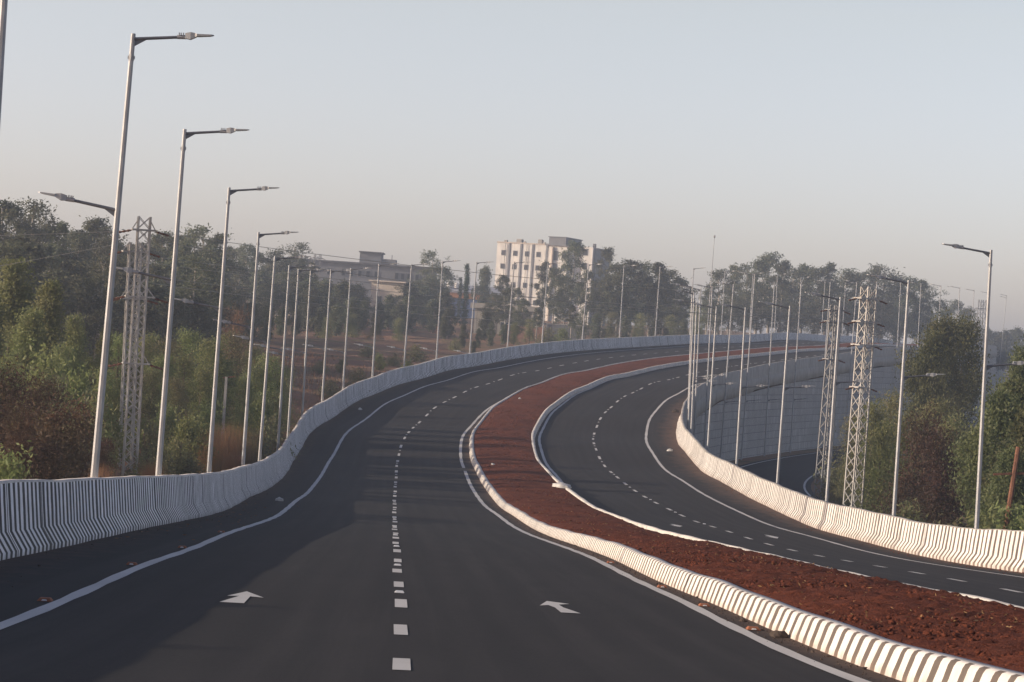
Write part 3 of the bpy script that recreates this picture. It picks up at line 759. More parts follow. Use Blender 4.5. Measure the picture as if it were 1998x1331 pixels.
def crown_mesh(name, clumps, n, size, ratio, m, seed, droop=.3, gap=.25, fill=.5):
    """clumps: (x, y, z, rx, rz). Leaves gather in sprays on each clump, thinner toward its rim, with gaps"""
    r = np.random.default_rng(seed)
    C = np.array(clumps, float)
    w = C[:, 3] ** 1.5 * C[:, 4] ** .7; w /= w.sum()
    # sprays (sub-clumps)
    ns = max(30, n // 34)
    ci = r.choice(len(C), ns, p=w)
    d = r.normal(0, 1, (ns, 3)); d /= np.linalg.norm(d, axis=1)[:, None]
    rad = r.random(ns) ** fill
    lump = 1 + .25 * np.sin(d[:, 0] * 4 + ci) * np.cos(d[:, 1] * 5 + ci * 2) + r.normal(0, .10, ns)
    SP = C[ci, :3] + d * (rad * lump)[:, None] * np.stack([C[ci, 3], C[ci, 3], C[ci, 4]], 1)
    so = d
    keep = r.random(ns) > gap * .6
    SP, so = SP[keep], so[keep]
    k = r.integers(0, len(SP), n)
    sr = .16 * C[:, 3].mean() + .10
    P = SP[k] + r.normal(0, 1, (n, 3)) * np.array([sr, sr, sr * 1.0])
    V = leaf_arrays(P, size, ratio, r, droop, 0, outward=so[k] * 1.15 + np.array([0, 0, .35]))
    F = np.arange(len(V)).reshape(-1, 4)
    return mesh_from(name, V, F, m)

def trunk_mesh(name, H, r0, limbs, m, seed, n=6, lean=.03):
    """limbs: list of target points; trunk climbs to H"""
    r = random.Random(seed)
    mb = MB()
    P = []; R = []
    lx, ly = r.uniform(-1, 1) * lean * H, r.uniform(-1, 1) * lean * H
    kx = r.uniform(-.12, .12)
    for i in range(8):
        t = i / 7
        P.append((lx * t * t + kx * math.sin(t * 5), ly * t * t + kx * math.cos(t * 4) - kx, H * t)); R.append(r0 * (1 - .82 * t) + .006 + (r0 * .5 * max(0, .1 - t) * 6))
    mb.tube(P, R, n)
    for (x, y, z) in limbs:
        zb = max(.18 * H, min(z - .5 * math.hypot(x, y) - .3, H * .9))
        t = zb / H
        b = Vector((lx * t * t + kx * math.sin(t * 5), ly * t * t + kx * math.cos(t * 4) - kx, zb))
        e = Vector((x, y, z)); mid = b.lerp(e, .5) + Vector((r.uniform(-.15, .15), r.uniform(-.15, .15), .12 * (e - b).length))
        rr = r0 * (1 - .8 * t) * .55 + .004
        mb.tube([b, b.lerp(mid, .5) + Vector((0, 0, .02)), mid, e], [rr, rr * .8, rr * .6, rr * .2], 5, False)
        for j in range(2):
            e2 = mid + Vector((r.uniform(-.9, .9), r.uniform(-.9, .9), r.uniform(.1, .8))) * (.35 * (e - b).length)
            mb.tube([mid, mid.lerp(e2, .5) + Vector((0, 0, .05)), e2], [rr * .5, rr * .35, rr * .12], 4, False)
    return mb.mesh(name, m, smooth=True)

PROTO = {}
def make_protos():
    def euc(key, H, seed, leafm, narrow=1.0, n=5200, low=.32, nlow=9, size=.30):
        r = random.Random(seed); cl = []
        for i in range(nlow + 5):
            t = low + (1 - low) * (i + .5) / (nlow + 5)
            a = i * 2.4 + r.uniform(-.5, .5)
            wid = (math.sin(math.pi * min(1, (t - low) / (1 - low) * .80 + .16))) * 2.1 * narrow
            rr = wid * r.uniform(.35, .85)
            cr = r.uniform(.75, 1.25) * (.55 + .5 * wid / 2.1) * (narrow ** .5)
            cl.append((rr * math.cos(a), rr * math.sin(a), H * t - .3 * cr * .3, cr, cr * r.uniform(.75, 1.15)))
        cl.append((r.uniform(-.3, .3), r.uniform(-.3, .3), H - .75, .8 * narrow ** .5, .8))
        cr = crown_mesh(key + '_crown', cl, n, size, .36, leafm, seed, droop=.55, gap=.4, fill=.55)
        tr = trunk_mesh(key + '_trunk', H * .93, .16, [(c[0], c[1], c[2]) for c in cl], M['bark_pale'], seed)
        PROTO[key] = (cr, tr, H)
    euc('euc_a', 13, 1, M['euc']); euc('euc_b', 13, 2, M['euc'], .8, 4600, .38); euc('euc_c', 13, 3, M['euc'], 1.25, 6000, .28, 11); euc('euc_d', 13, 4, M['euc'], .62, 3400, .45, 8)
    def bushy(key, H, W, seed, leafm, n, size, bark='bark', low=.15, ncl=14, ratio=.5, droop=.15, gap=.3, fill=.5, trunk_r=.09, csz=.42, taper=.55):
        r = random.Random(seed); cl = []
        for i in range(ncl):
            t = low + (1 - low) * ((i + .5) / ncl) ** .9
            a = i * 2.4 + r.uniform(-.5, .5)
            wid = W / 2 * (1 - taper * ((t - low) / (1 - low)) ** 1.6) * (.7 + .3 * math.sin(t * 9 + seed))
            rr = max(0, wid - csz * W * .5) * r.uniform(.55, 1.15)
            cr = W * csz * .5 * r.uniform(.7, 1.2) * (1 - .35 * t)
            cl.append((rr * math.cos(a), rr * math.sin(a), min(H * t, H - cr * .8), cr, cr * r.uniform(.7, 1.1)))
        cr = crown_mesh(key + '_crown', cl, n, size, ratio, leafm, seed, droop=droop, gap=gap, fill=fill)
        tr = trunk_mesh(key + '_trunk', H * .85, trunk_r, [(c[0], c[1], c[2]) for c in cl], M[bark], seed)
        PROTO[key] = (cr, tr, H)
    bushy('green_a', 8, 5.2, 11, M['green'], 15000, .16, low=.08, ncl=20, csz=.36)
    bushy('green_b', 8, 4.4, 12, M['green'], 14000, .15, low=.08, ncl=20, csz=.36, taper=.7)
    bushy('acacia_a', 5, 5.0, 13, M['olive'], 10000, .125, low=.08, ncl=20, ratio=.35, gap=.4, csz=.36)
    bushy('acacia_b', 5, 4.4, 14, M['green'], 10000, .125, low=.06, ncl=20, ratio=.35, gap=.35, csz=.34)
    bushy('dark_a', 8, 6, 15, M['euc'], 6000, .30, low=.10, ncl=18)
    bushy('shrub_a', 2, 2.6, 16, M['green'], 2600, .13, low=.05, ncl=10, ratio=.4, trunk_r=.04)
    bushy('shrub_b', 2, 2.8, 17, M['olive'], 2400, .13, low=.05, ncl=10, ratio=.35, gap=.45, trunk_r=.04)
    bushy('red_a', 4, 4.6, 18, M['redbush'], 9000, .13, low=.06, ncl=18, ratio=.3, gap=.4, bark='twig', trunk_r=.06, csz=.36)
    bushy('red_b', 3, 3.4, 19, M['redbush'], 6000, .12, low=.05, ncl=14, ratio=.3, gap=.45, bark='twig', trunk_r=.05, csz=.38)
    bushy('lush_a', 7, 6.0, 20, M['lush'], 24000, .125, low=.10, ncl=26, ratio=.5, csz=.34, gap=.35, taper=.42)
    bushy('lush_b', 6, 4.6, 21, M['lush'], 20000, .12, low=.32, ncl=22, ratio=.55, csz=.34, gap=.3, taper=.35)
    bushy('pink', 6, 4.0, 22, M['pinkbush'], 2600, .30, low=.2, ncl=16, ratio=.06, droop=-.5, gap=.3, bark='twig', trunk_r=.06)
    bushy('cypress', 9, 2.0, 23, M['cypress'], 4200, .22, low=.05, ncl=26, csz=.55, taper=.85, gap=.05)
    bushy('thin', 8, 4.0, 24, M['olive'], 1500, .24, low=.35, ncl=14, ratio=.35, gap=.5, bark='bark_pale', trunk_r=.07)
    # tuft of tall dry grass
    r = np.random.default_rng(5); n = 1500
    b = r.normal(0, .55, (n, 2)); h = r.uniform(.7, 1.9, n); l = r.normal(0, .22, (n, 2)) * h[:, None]; w = .012
    V = np.zeros((n, 3, 3)); V[:, 0, :2] = b; V[:, 1, :2] = b; V[:, 0, 0] -= w; V[:, 1, 0] += w
    V[:, 2, :2] = b + l; V[:, 2, 2] = h
    PROTO['tuft'] = (mesh_from('grass_tuft', V.reshape(-1, 3), np.arange(n * 3).reshape(-1, 3), M['straw']), None, 1.9)

PLANTS = []
def plant(key, px, py, Y, name, desc, cat, group, wf=1.0, z0=None):
    """a plant whose top shows near (px, py) at distance Y; its foot stands on the ground there"""
    top = at(px, py, Y)
    g = gz(top.x, Y) if z0 is None else z0
    H = max(.4, top.z - g)
    cr, tr, ph = PROTO[key]
    k = H / ph
    PLANTS.append(dict(key=key, x=top.x, y=Y, z=g - .05, k=k, kw=k * wf, name=name, desc=desc, cat=cat, group=group, px=px, py=py, H=H))

LAND = []   # (x at photo row 600, phrase)
def where(px):
    L_ = sorted(LAND)
    for i, (x, nme) in enumerate(L_):
        if px < x:
            if i == 0: return 'left of the ' + nme
            a = L_[i-1][1]
            for suf in (' outer lamp', ' inner lamp', ' pylon'):
                if a.endswith(suf) and nme.endswith(suf): return 'between the %s and %s%ss' % (a[:-len(suf)], nme[:-len(suf)], suf)
            return 'between the %s and %s' % (a, nme)
    return 'right of the ' + L_[-1][1]

def place_plants():
    used = {}
    for p in PLANTS: p['lab'] = p['desc'] + ' ' + where(p['px'])
    byl = {}
    for p in PLANTS: byl.setdefault(p['lab'], []).append(p)
    for lab, ps in byl.items():
        if len(ps) == 1: continue
        if len(ps) == 2:
            ps.sort(key=lambda p: p['py'])
            if abs(ps[0]['py'] - ps[1]['py']) > 8: ws = ['higher', 'lower']
            else: ps.sort(key=lambda p: p['px']); ws = ['left-hand', 'right-hand']
        else:
            ps.sort(key=lambda p: p['px'])
            n = len(ps); ws = ['leftmost'] + (['middle'] if n == 3 else [ORD[i + 1] + '-from-left' for i in range(1, n - 1)]) + ['rightmost']
        for p, w in zip(ps, ws): p['lab'] = w + ' ' + p['lab']
    r = random.Random(3)
    for p in PLANTS:
        cr, tr, ph = PROTO[p['key']]
        rz = r.uniform(0, 6.28)
        if tr is None:
            o = obj(p['name'], cr); tag(o, p['lab'], p['cat'], p['group'])
            o.location = (p['x'], p['y'], p['z']); o.rotation_euler = (0, 0, rz); o.scale = (p['kw'], p['kw'], p['k'])
            continue
        t = thing(p['name'], p['lab'], p['cat'], (p['x'], p['y'], p['z']), rz, p['group'])
        t.scale = (p['kw'], p['kw'], p['k'])
        obj('trunk', tr, t); obj('crown', cr, t)

# ------------------------------------------------------------------ street lamps
def lamp_meshes():
    # arm along +x from the pole, rising
    L0 = .90; rise = math.tan(math.radians(7.5))
    a = MB()
    a.tube([(0.03, 0, 0), (.25, 0, .25 * rise), (L0, 0, L0 * rise)], [.034, .031, .028], 8)
    a.add([(.03, -.008, -.14), (.26, -.008, .010), (.03, -.008, .0), (.03, .008, -.14), (.26, .008, .010), (.03, .008, .0)],
          [(0, 1, 2), (5, 4, 3), (0, 3, 4, 1), (1, 4, 5, 2), (2, 5, 3, 0)])
    arm = a.mesh('lamp_arm', M['dark_steel'], smooth=False)
    h = MB()
    h.tube([(-.10, 0, 0), (.10, 0, 0)], [.042, .042], 8)            # spigot clamp
    for x in (-.06, -.02, .03): h.box((x, -.05, .03), (x + .018, .05, .085))
    V = [(.08, -.06, -.03), (.08, .06, -.03), (.08, .06, .075), (.08, -.06, .075), (.20, -.085, -.045), (.20, .085, -.045), (.20, .085, .095), (.20, -.085, .095),
         (.30, -.08, -.005), (.30, .08, -.005), (.30, .08, .08), (.30, -.08, .08), (.34, -.10, .018), (.34, .10, .018), (.34, .10, .062), (.34, -.10, .062),
         (.66, -.10, .034), (.66, .10, .034), (.66, .10, .056), (.66, -.10, .056), (.71, -.05, .042), (.71, .05, .042), (.71, .05, .052), (.71, -.05, .052)]
    F = [(3, 2, 1, 0), (20, 21, 22, 23)]
    for i in range(5):
        b = i * 4
        for k in range(4): F.append((b + k, b + (k + 1) % 4, b + 4 + (k + 1) % 4, b + 4 + k))
    h.add(V, F)
    head = h.mesh('lamp_head', M['lamp_body'])
    l = MB(); l.add([(.36, -.085, .012), (.64, -.085, .027), (.64, .085, .027), (.36, .085, .012), (.36, -.085, .020), (.64, -.085, .035), (.64, .085, .035), (.36, .085, .020)],
                    [(3, 2, 1, 0), (4, 5, 6, 7), (0, 1, 5, 4), (1, 2, 6, 5), (2, 3, 7, 6), (3, 0, 4, 7)])
    lens = l.mesh('lens', M['lamp_cover'])
    c = MB(); c.tube([(0, 0, -.06), (0, 0, .06)], [.060, .060], 8); c.box((-.078, -.012, -.03), (.078, .012, .03))
    collar = c.mesh('collar', M['steel'])
    return arm, head, lens, collar, L0, rise

def build_lamps():
    arm, head, lens, collar, L0, rise = lamp_meshes()
    def lamp(s, side, o, top, zlow, zfoot, label, group, parts=True):
        P = pts(s, o, 0)[0]; r = ref(s)
        T = float(r.T[0])
        foot = Vector((P[0], P[1], zfoot))
        t = thing('street_lamp', label, 'street lamp', foot, -T, group)
        # lean: the top as seen, in the lamp's own axes
        dz = top.z - zfoot
        zb = P[2] + HB
        lx = (top.x - P[0]); k = dz / (top.z - zb)      # lean measured above the barrier
        tx = max(-.035, min(.035, lx / (top.z - zb)))
        rot = Matrix.Rotation(math.atan(tx), 4, 'Y')
        t.matrix_world = Matrix.Translation(foot) @ Matrix.Rotation(-T, 4, 'Z') @ rot
        mb = MB()
        n = 8
        mb.tube([(0, 0, -.3), (0, 0, .02), (0, 0, dz * .5), (0, 0, dz - .05), (0, 0, dz)], [.080, .080, .064, .046, .044], n, True, math.pi / 8)
        pole = obj('pole', mb.mesh('pole', M['steel']), t)
        obj('collar', collar, pole, (0, 0, dz - .45), scale=(.85, .85, 1))
        inward = 1 if side == 'L' else -1
        arms = [(inward, dz - .10)]
        if zlow is not None and zlow - zfoot > 2.0: arms.append((-inward, zlow - zfoot))
        for sg, z in arms:
            a = obj('arm', arm, t, (0, 0, z), (0, 0, 0 if sg > 0 else math.pi))
            h = obj('lamp_head', head, t, (sg * L0, 0, z + L0 * rise), (0, -math.radians(5) , 0 if sg > 0 else math.pi))
            h.rotation_euler = (0, -math.radians(4), 0) if sg > 0 else (0, -math.radians(4), math.pi)
            h.scale = (.85, .85, .95)
            obj('lens', lens, h)
        return t
    outer = [(-46, 947, 22, -190, 330), (180, 935, 255, 65, 412), (309, 928, 359, 252, 548), (406, 918, 447, 366, 603), (474, 912, 505, 453, 640), (507, 900, 536, 500, 670),
             (543, 870, 565, 518, 684), (564, 845, 583, 525, 697), (590, 805, 607, 527, 689), (628, 785, 646, 527, 682), (669, 760, 685, 523, 689), (727, 738, 740, 515, 679),
             (787, 718, 803, 515, 684), (852, 702, 864, 509, 686), (917, 690, 930, 511, 691), (988, 679, 1003, 511, 0), (1057, 670, 1069, 513, 0), (1135, 662, 1148, 515, 0),
             (1208, 658, 1218, 518, 0), (1279, 656, 1288, 520, 0), (1346, 655, 1354, 523, 0), (1407, 654, 1415, 529, 0), (1463, 653, 1470, 533, 0), (1512, 653, 1518, 535, 0), (1558, 653, 1564, 541, 0),
             (1602, 654, 1610, 546, 0), (1643, 656, 1650, 552, 0), (1692, 660, 1698, 560, 0), (1736, 663, 1741, 570, 0), (1776, 665, 1780, 578, 0)]
    for i, (bx, by, tx, ty, ly) in enumerate(outer):
        o = lambda z: off('A', z) - .66
        s = nearest_station(bx, by, o, HB, 0 if bx > -20 else -4, 560)
        P = pts(s, o(s), 0)[0]
        top = at(tx, ty, P[1])
        zfoot = gz(P[0] - .3, P[1]) - .1
        zl = at(tx, ly, P[1]).z if ly else P[2] - .2
        if i == 0: lab = 'nearest lamp post, cut off by the left edge and top of the picture'
        else: lab = 'galvanised two-armed street lamp outside the left barrier, %s whole one counting from the left edge' % ORD[i]
        lamp(s, 'L', float(np.ravel(o(s))[0]), top, zl, min(zfoot, P[2] - 1.0), lab, 'street lamps along the outer barrier')
        if i > 0 and tx < 1345: LAND.append((tx + (bx - tx) * .3, '%s outer lamp' % ORD[i]))
    inner = [(1910, 1030, 1938, 488, 716), (1747, 1005, 1774, 547, 737), (1614, 975, 1640, 580, 748), (1516, 945, 1541, 597, 758), (1438, 912, 1456, 600, 757), (1378, 880, 1399, 598, 752),
             (1346, 849, 1363, 589, 748), (1336, 821, 1358, 570, 742), (1341, 796, 1351, 557, 738), (1360, 771, 1371, 563, 736), (1383, 752, 1393, 559, 735), (1417, 735, 1430, 555, 0), (1459, 723, 1472, 535, 0), (1503, 711, 1513, 550, 0),
             (1553, 702, 1564, 550, 0), (1610, 694, 1620, 550, 0), (1660, 687, 1671, 550, 0), (1707, 682, 1714, 550, 0), (1753, 680, 1760, 551, 0), (1793, 677, 1800, 553, 0),
             (1832, 676, 1838, 557, 0), (1869, 676, 1875, 561, 0), (1899, 676, 1904, 566, 0), (1927, 677, 1932, 571, 0), (1955, 677, 1961, 576, 0), (1985, 681, 1990, 582, 0)]
    last = 0
    for i, (bx, by, tx, ty, ly) in enumerate(inner):
        o = lambda z: off('K', z) + .86
        s = nearest_station(bx, by, o, HB, last + 6, 640); last = s
        P = pts(s, o(s), 0)[0]
        top = at(tx, ty, P[1])
        if top.z - P[2] < 6.5: top.z = P[2] + 8.0
        zl = at(tx, ly, P[1]).z if ly else ZR + 5.0
        lab = ('galvanised street lamp outside the right barrier, standing nearest to the right edge' if i == 0 else
               'galvanised street lamp behind the inner barrier, %s from its near end' % ORD[i + 1])
        lamp(s, 'R', float(np.ravel(o(s))[0]), top, zl, ZR - .1, lab, 'street lamps along the inner barrier')
        if i in (0, 1, 3, 4): LAND.append((tx + (bx - tx) * .3, '%s inner lamp' % ORD[i + 1]))

# ------------------------------------------------------------------ lattice pylons and wires
def pylon(loc, H, w0, w1, label, m, arms, rz=0., lean=0., dense=False):
    t = thing('lattice_pylon', label, 'pylon', loc, rz)
    t.rotation_euler = (0, lean, rz)
    def wv(z): return w0 + (w1 - w0) * z / H
    c = [(-1, -1), (1, -1), (1, 1), (-1, 1)]
    for (a, b) in c:
        mb = MB(); mb.bar((a * w0 / 2, b * w0 / 2, -.3), (a * w1 / 2, b * w1 / 2, H), .085 * w0 ** .6)
        obj('leg', mb.mesh('leg', m), t)
    mb = MB(); nseg = max(6, int(H / (w0 * .88)))
    for i in range(nseg):
        z0, z1 = H * i / nseg, H * (i + 1) / nseg
        for f in range(4):
            (a, b), (c_, d) = c[f], c[(f + 1) % 4]
            x0, x1 = wv(z0) / 2, wv(z1) / 2
            p = [(a * x0, b * x0, z0), (c_ * x0, d * x0, z0), (a * x1, b * x1, z1), (c_ * x1, d * x1, z1)]
            if (i + f) % 2: mb.bar(p[0], p[3], .042 * w0 ** .7)
            else: mb.bar(p[1], p[2], .042 * w0 ** .7)
            if dense:
                if (i + f) % 2: mb.bar(p[1], p[2], .036 * w0 ** .7)
                else: mb.bar(p[0], p[3], .036 * w0 ** .7)
            if f % 2 == 0: mb.bar(p[1] if (i + f) % 2 else p[0], p[2] if (i + f) % 2 else p[3], .034 * w0 ** .7)
    obj('bracing', mb.mesh('bracing', m), t)
    for (z, half) in arms:
        mb = MB(); x = wv(z) / 2
        for y in (-x - .04, x + .04):
            mb.bar((-half, y, z), (half, y, z), .08 * w0 ** .6)
        for sx in (-half + .03, half - .03): mb.bar((sx, -x - .04, z), (sx, x + .04, z), .06)
        for sx in (-1, 1):
            mb.bar((sx * half * .95, 0, z + .02), (sx * x, 0, z + .38), .035)
        obj('cross_arm', mb.mesh('cross_arm', m), t)
        for sx in (-1, 1):
            ib = MB(); xx = sx * half
            P = [(xx + sx * d, 0, z - .03 - d * .25) for d in (0, .12, .2, .28, .36, .44, .52)]
            ib.tube(P, [.02, .05, .028, .05, .028, .05, .018], 7)
            obj('insulator', ib.mesh('insulator', M['rust']), t)
    return t

def wire(a, b, sag, label, r=.011):
    mb = MB(); P = []
    a, b = Vector(a), Vector(b)
    for i in range(33):
        t = i / 32; p = a.lerp(b, t); p.z -= sag * 4 * t * (1 - t); P.append(p)
    mb.tube(P, r, 5, False)
    tag(obj('power_line', mb.mesh('power_line', M['wire'], smooth=True)), label, 'power line', 'power lines across the road')

def build_pylons():
    def stand(px_t, py_t, px_b, py_b, Y, z0):
        T = at(px_t, py_t, Y); B = at(px_b, py_b, Y)
        k = (T.x - B.x) / (T.z - B.z)
        x0 = B.x + k * (z0 - B.z)
        return Vector((x0, Y, z0)), (T.z - z0), math.atan(k)
    g = gz(at(256, 930, 92).x, 92)
    loc, H, ln = stand(282, 423, 252, 930, 92, g)
    pylon(loc, H, .50, .44, 'taller rusty white lattice pylon beside the second outer lamp, with wires at its head', M['pylon'], [(H - .5, .45), (H - 3.0, .55), (H - 5.5, .5)], .25, ln, True)
    topA = loc + Vector((0, 0, H))
    loc, H, ln = stand(264, 474, 243, 930, 97, g)
    pylon(loc, H, .50, .44, 'shorter lattice pylon tucked behind the left of the taller one, near the second outer lamp', M['pylon'], [(H - .35, .5), (H - 2.2, .5)], .3, ln, True)
    topB = loc + Vector((0, 0, H))
    loc, H, ln = stand(1697, 560, 1664, 985, 122, ZR)
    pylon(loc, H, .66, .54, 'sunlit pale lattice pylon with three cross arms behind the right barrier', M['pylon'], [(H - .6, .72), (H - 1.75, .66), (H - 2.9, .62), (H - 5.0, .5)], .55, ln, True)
    topC = loc + Vector((0, 0, H))
    loc, H, ln = stand(1632, 596, 1603, 970, 150, ZR)
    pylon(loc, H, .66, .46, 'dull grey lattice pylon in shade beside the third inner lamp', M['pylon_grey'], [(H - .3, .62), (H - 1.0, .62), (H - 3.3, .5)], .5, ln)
    topD = loc + Vector((0, 0, H))
    LAND.append((1625, 'grey pylon')); LAND.append((1690, 'pale pylon'))
    far = at(1917, 585, 560)
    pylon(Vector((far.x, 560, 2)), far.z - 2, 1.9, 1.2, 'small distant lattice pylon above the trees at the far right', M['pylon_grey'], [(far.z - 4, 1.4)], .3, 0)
    for (px, py, Y, j) in ((620, 497, 420, 0), (602, 502, 425, 1)):
        q = at(px, py, Y); g = gz(q.x, Y)
        pylon(Vector((q.x, Y, g)), q.z - g, 1.1, 1.0, 'small distant lattice pylon near the grey building, %s of the two' % ('right' if j == 0 else 'left'), M['pylon_grey'], [(q.z - g - .6, .9)], .3, 0)
    # wires: two from the high arms, four from the lower ones
    la = [(Vector((.5, 0, -.55)), topA, Vector((-.9, 0, -.6)), topC, .45, 'highest bright wire from the taller left pylon to the pale right pylon'),
          (Vector((.5, 0, -.9)), topA, Vector((-.9, 0, -1.75)), topC, .55, 'second wire below the highest from the taller left pylon'),
          (Vector((.55, 0, -.5)), topB, Vector((-.8, 0, -.3)), topD, .55, 'upper of four low wires ending at the grey pylon'),
          (Vector((.55, .2, -.75)), topB, Vector((-.8, 0, -.6)), topD, .60, 'second of four low wires ending at the grey pylon'),
          (Vector((.55, 0, -1.3)), topB, Vector((-.8, 0, -1.0)), topD, .62, 'third of four low wires ending at the grey pylon'),
          (Vector((.55, .2, -1.55)), topB, Vector((-.8, 0, -1.3)), topD, .75, 'lowest of four low wires ending at the grey pylon')]
    for (da, A, db, B, sag, lab) in la: wire(A + da, B + db, sag, lab)
    wire(topA + Vector((-.9, 0, -.6)), topA + Vector((-40, -14, -3.2)), .6, 'wire leaving the taller left pylon toward the left edge')
    wire(topB + Vector((-.9, 0, -.1)), topB + Vector((-40, -14, -9.0)), .6, 'thin stay-like wire sloping down left from the shorter pylon')
    # tall thin mast
    b = at(1379, 655, 330); tp = at(1394, 460, 330)
    z0 = gz(b.x, 330)
    m = thing('radio_mast', 'very tall thin mast with a small ball tip rising above the tree gap', 'mast', (b.x, 330, z0))
    m.rotation_euler = (0, math.atan((tp.x - b.x) / (tp.z - b.z)) , 0)
    mb = MB(); H = tp.z - z0
    mb.tube([(0, 0, 0), (0, 0, H * .75), (0, 0, H - .3)], [.07, .05, .028], 6); obj('pole', mb.mesh('pole', M['steel']), m)
    mb = MB(); mb.tube([(0, 0, H - .35), (0, 0, H - .2), (0, 0, H - .05), (0, 0, H + .1)], [.03, .13, .13, .02], 8); obj('finial', mb.mesh('finial', M['pylon_grey']), m)
    LAND.append((1386, 'thin mast'))
    # short concrete pole left
    tp = at(437, 735, 112); b = at(432, 880, 112); z0 = gz(b.x, 112)
    m = thing('utility_pole', 'short weathered concrete pole with a bent crosspiece among left shrubs', 'utility pole', (b.x, 112, z0))
    mb = MB(); H = tp.z - z0; mb.tube([(0, 0, -.2), (0, 0, H)], [.10, .08], 4, True, .785); obj('post', mb.mesh('post', M['concrete']), m)
    mb = MB(); mb.bar((-.15, 0, H - .05), (.42, 0, H + .04), .05); obj('crosspiece', mb.mesh('crosspiece', M['rust']), m)
    # leaning creeper-covered post at the right edge
    tp = at(1987, 872, 78); b = at(1962, 1020, 78)
    m = thing('leaning_post', 'rusty leaning post with a cross arm and creeper at the right edge', 'utility pole', (b.x - .3, 78, ZR))
    H = tp.z - ZR; k = (tp.x - b.x + .3) / H
    mb = MB(); mb.tube([(0, 0, -.2), (k * H * .5, 0, H * .5), (k * H, 0, H)], [.11, .09, .075], 7); obj('post', mb.mesh('post', M['rust']), m)
    mb = MB(); z = H * .86; mb.bar((k * z - .65, 0, z - .02), (k * z + .75, 0, z + .12), .07); obj('cross_arm', mb.mesh('cross_arm', M['rust']), m)
    r = np.random.default_rng(9); n = 1500; h = r.uniform(0, H * .72, n)
    P = np.stack([k * h + r.normal(0, .17, n), r.normal(0, .17, n), h], 1)
    V = leaf_arrays(P, .13, .6, r, .3); obj('creeper', mesh_from('creeper', V, np.arange(len(V)).reshape(-1, 4), M['lush']), m)

# ------------------------------------------------------------------ buildings
def window(parent, x, z, w, h, y, frame=True, mglass=None):
    mb = MB(); t = .09
    mb.box((x - w/2 - t, y - .10, z - t), (x - w/2, y + .02, z + h + t)); mb.box((x + w/2, y - .10, z - t), (x + w/2 + t, y + .02, z + h + t))
    mb.box((x - w/2, y - .10, z - t), (x + w/2, y + .02, z)); mb.box((x - w/2, y - .10, z + h), (x + w/2, y + .02, z + h + t))
    f = obj('window', mb.mesh('window', M['plaster_grey']), parent)
    mb = MB(); mb.box((x - w/2 + .003, y - .03, z + .003), (x + w/2 - .003, y + .02, z + h - .003)); obj('pane', mb.mesh('pane', mglass or M['glass']), f)

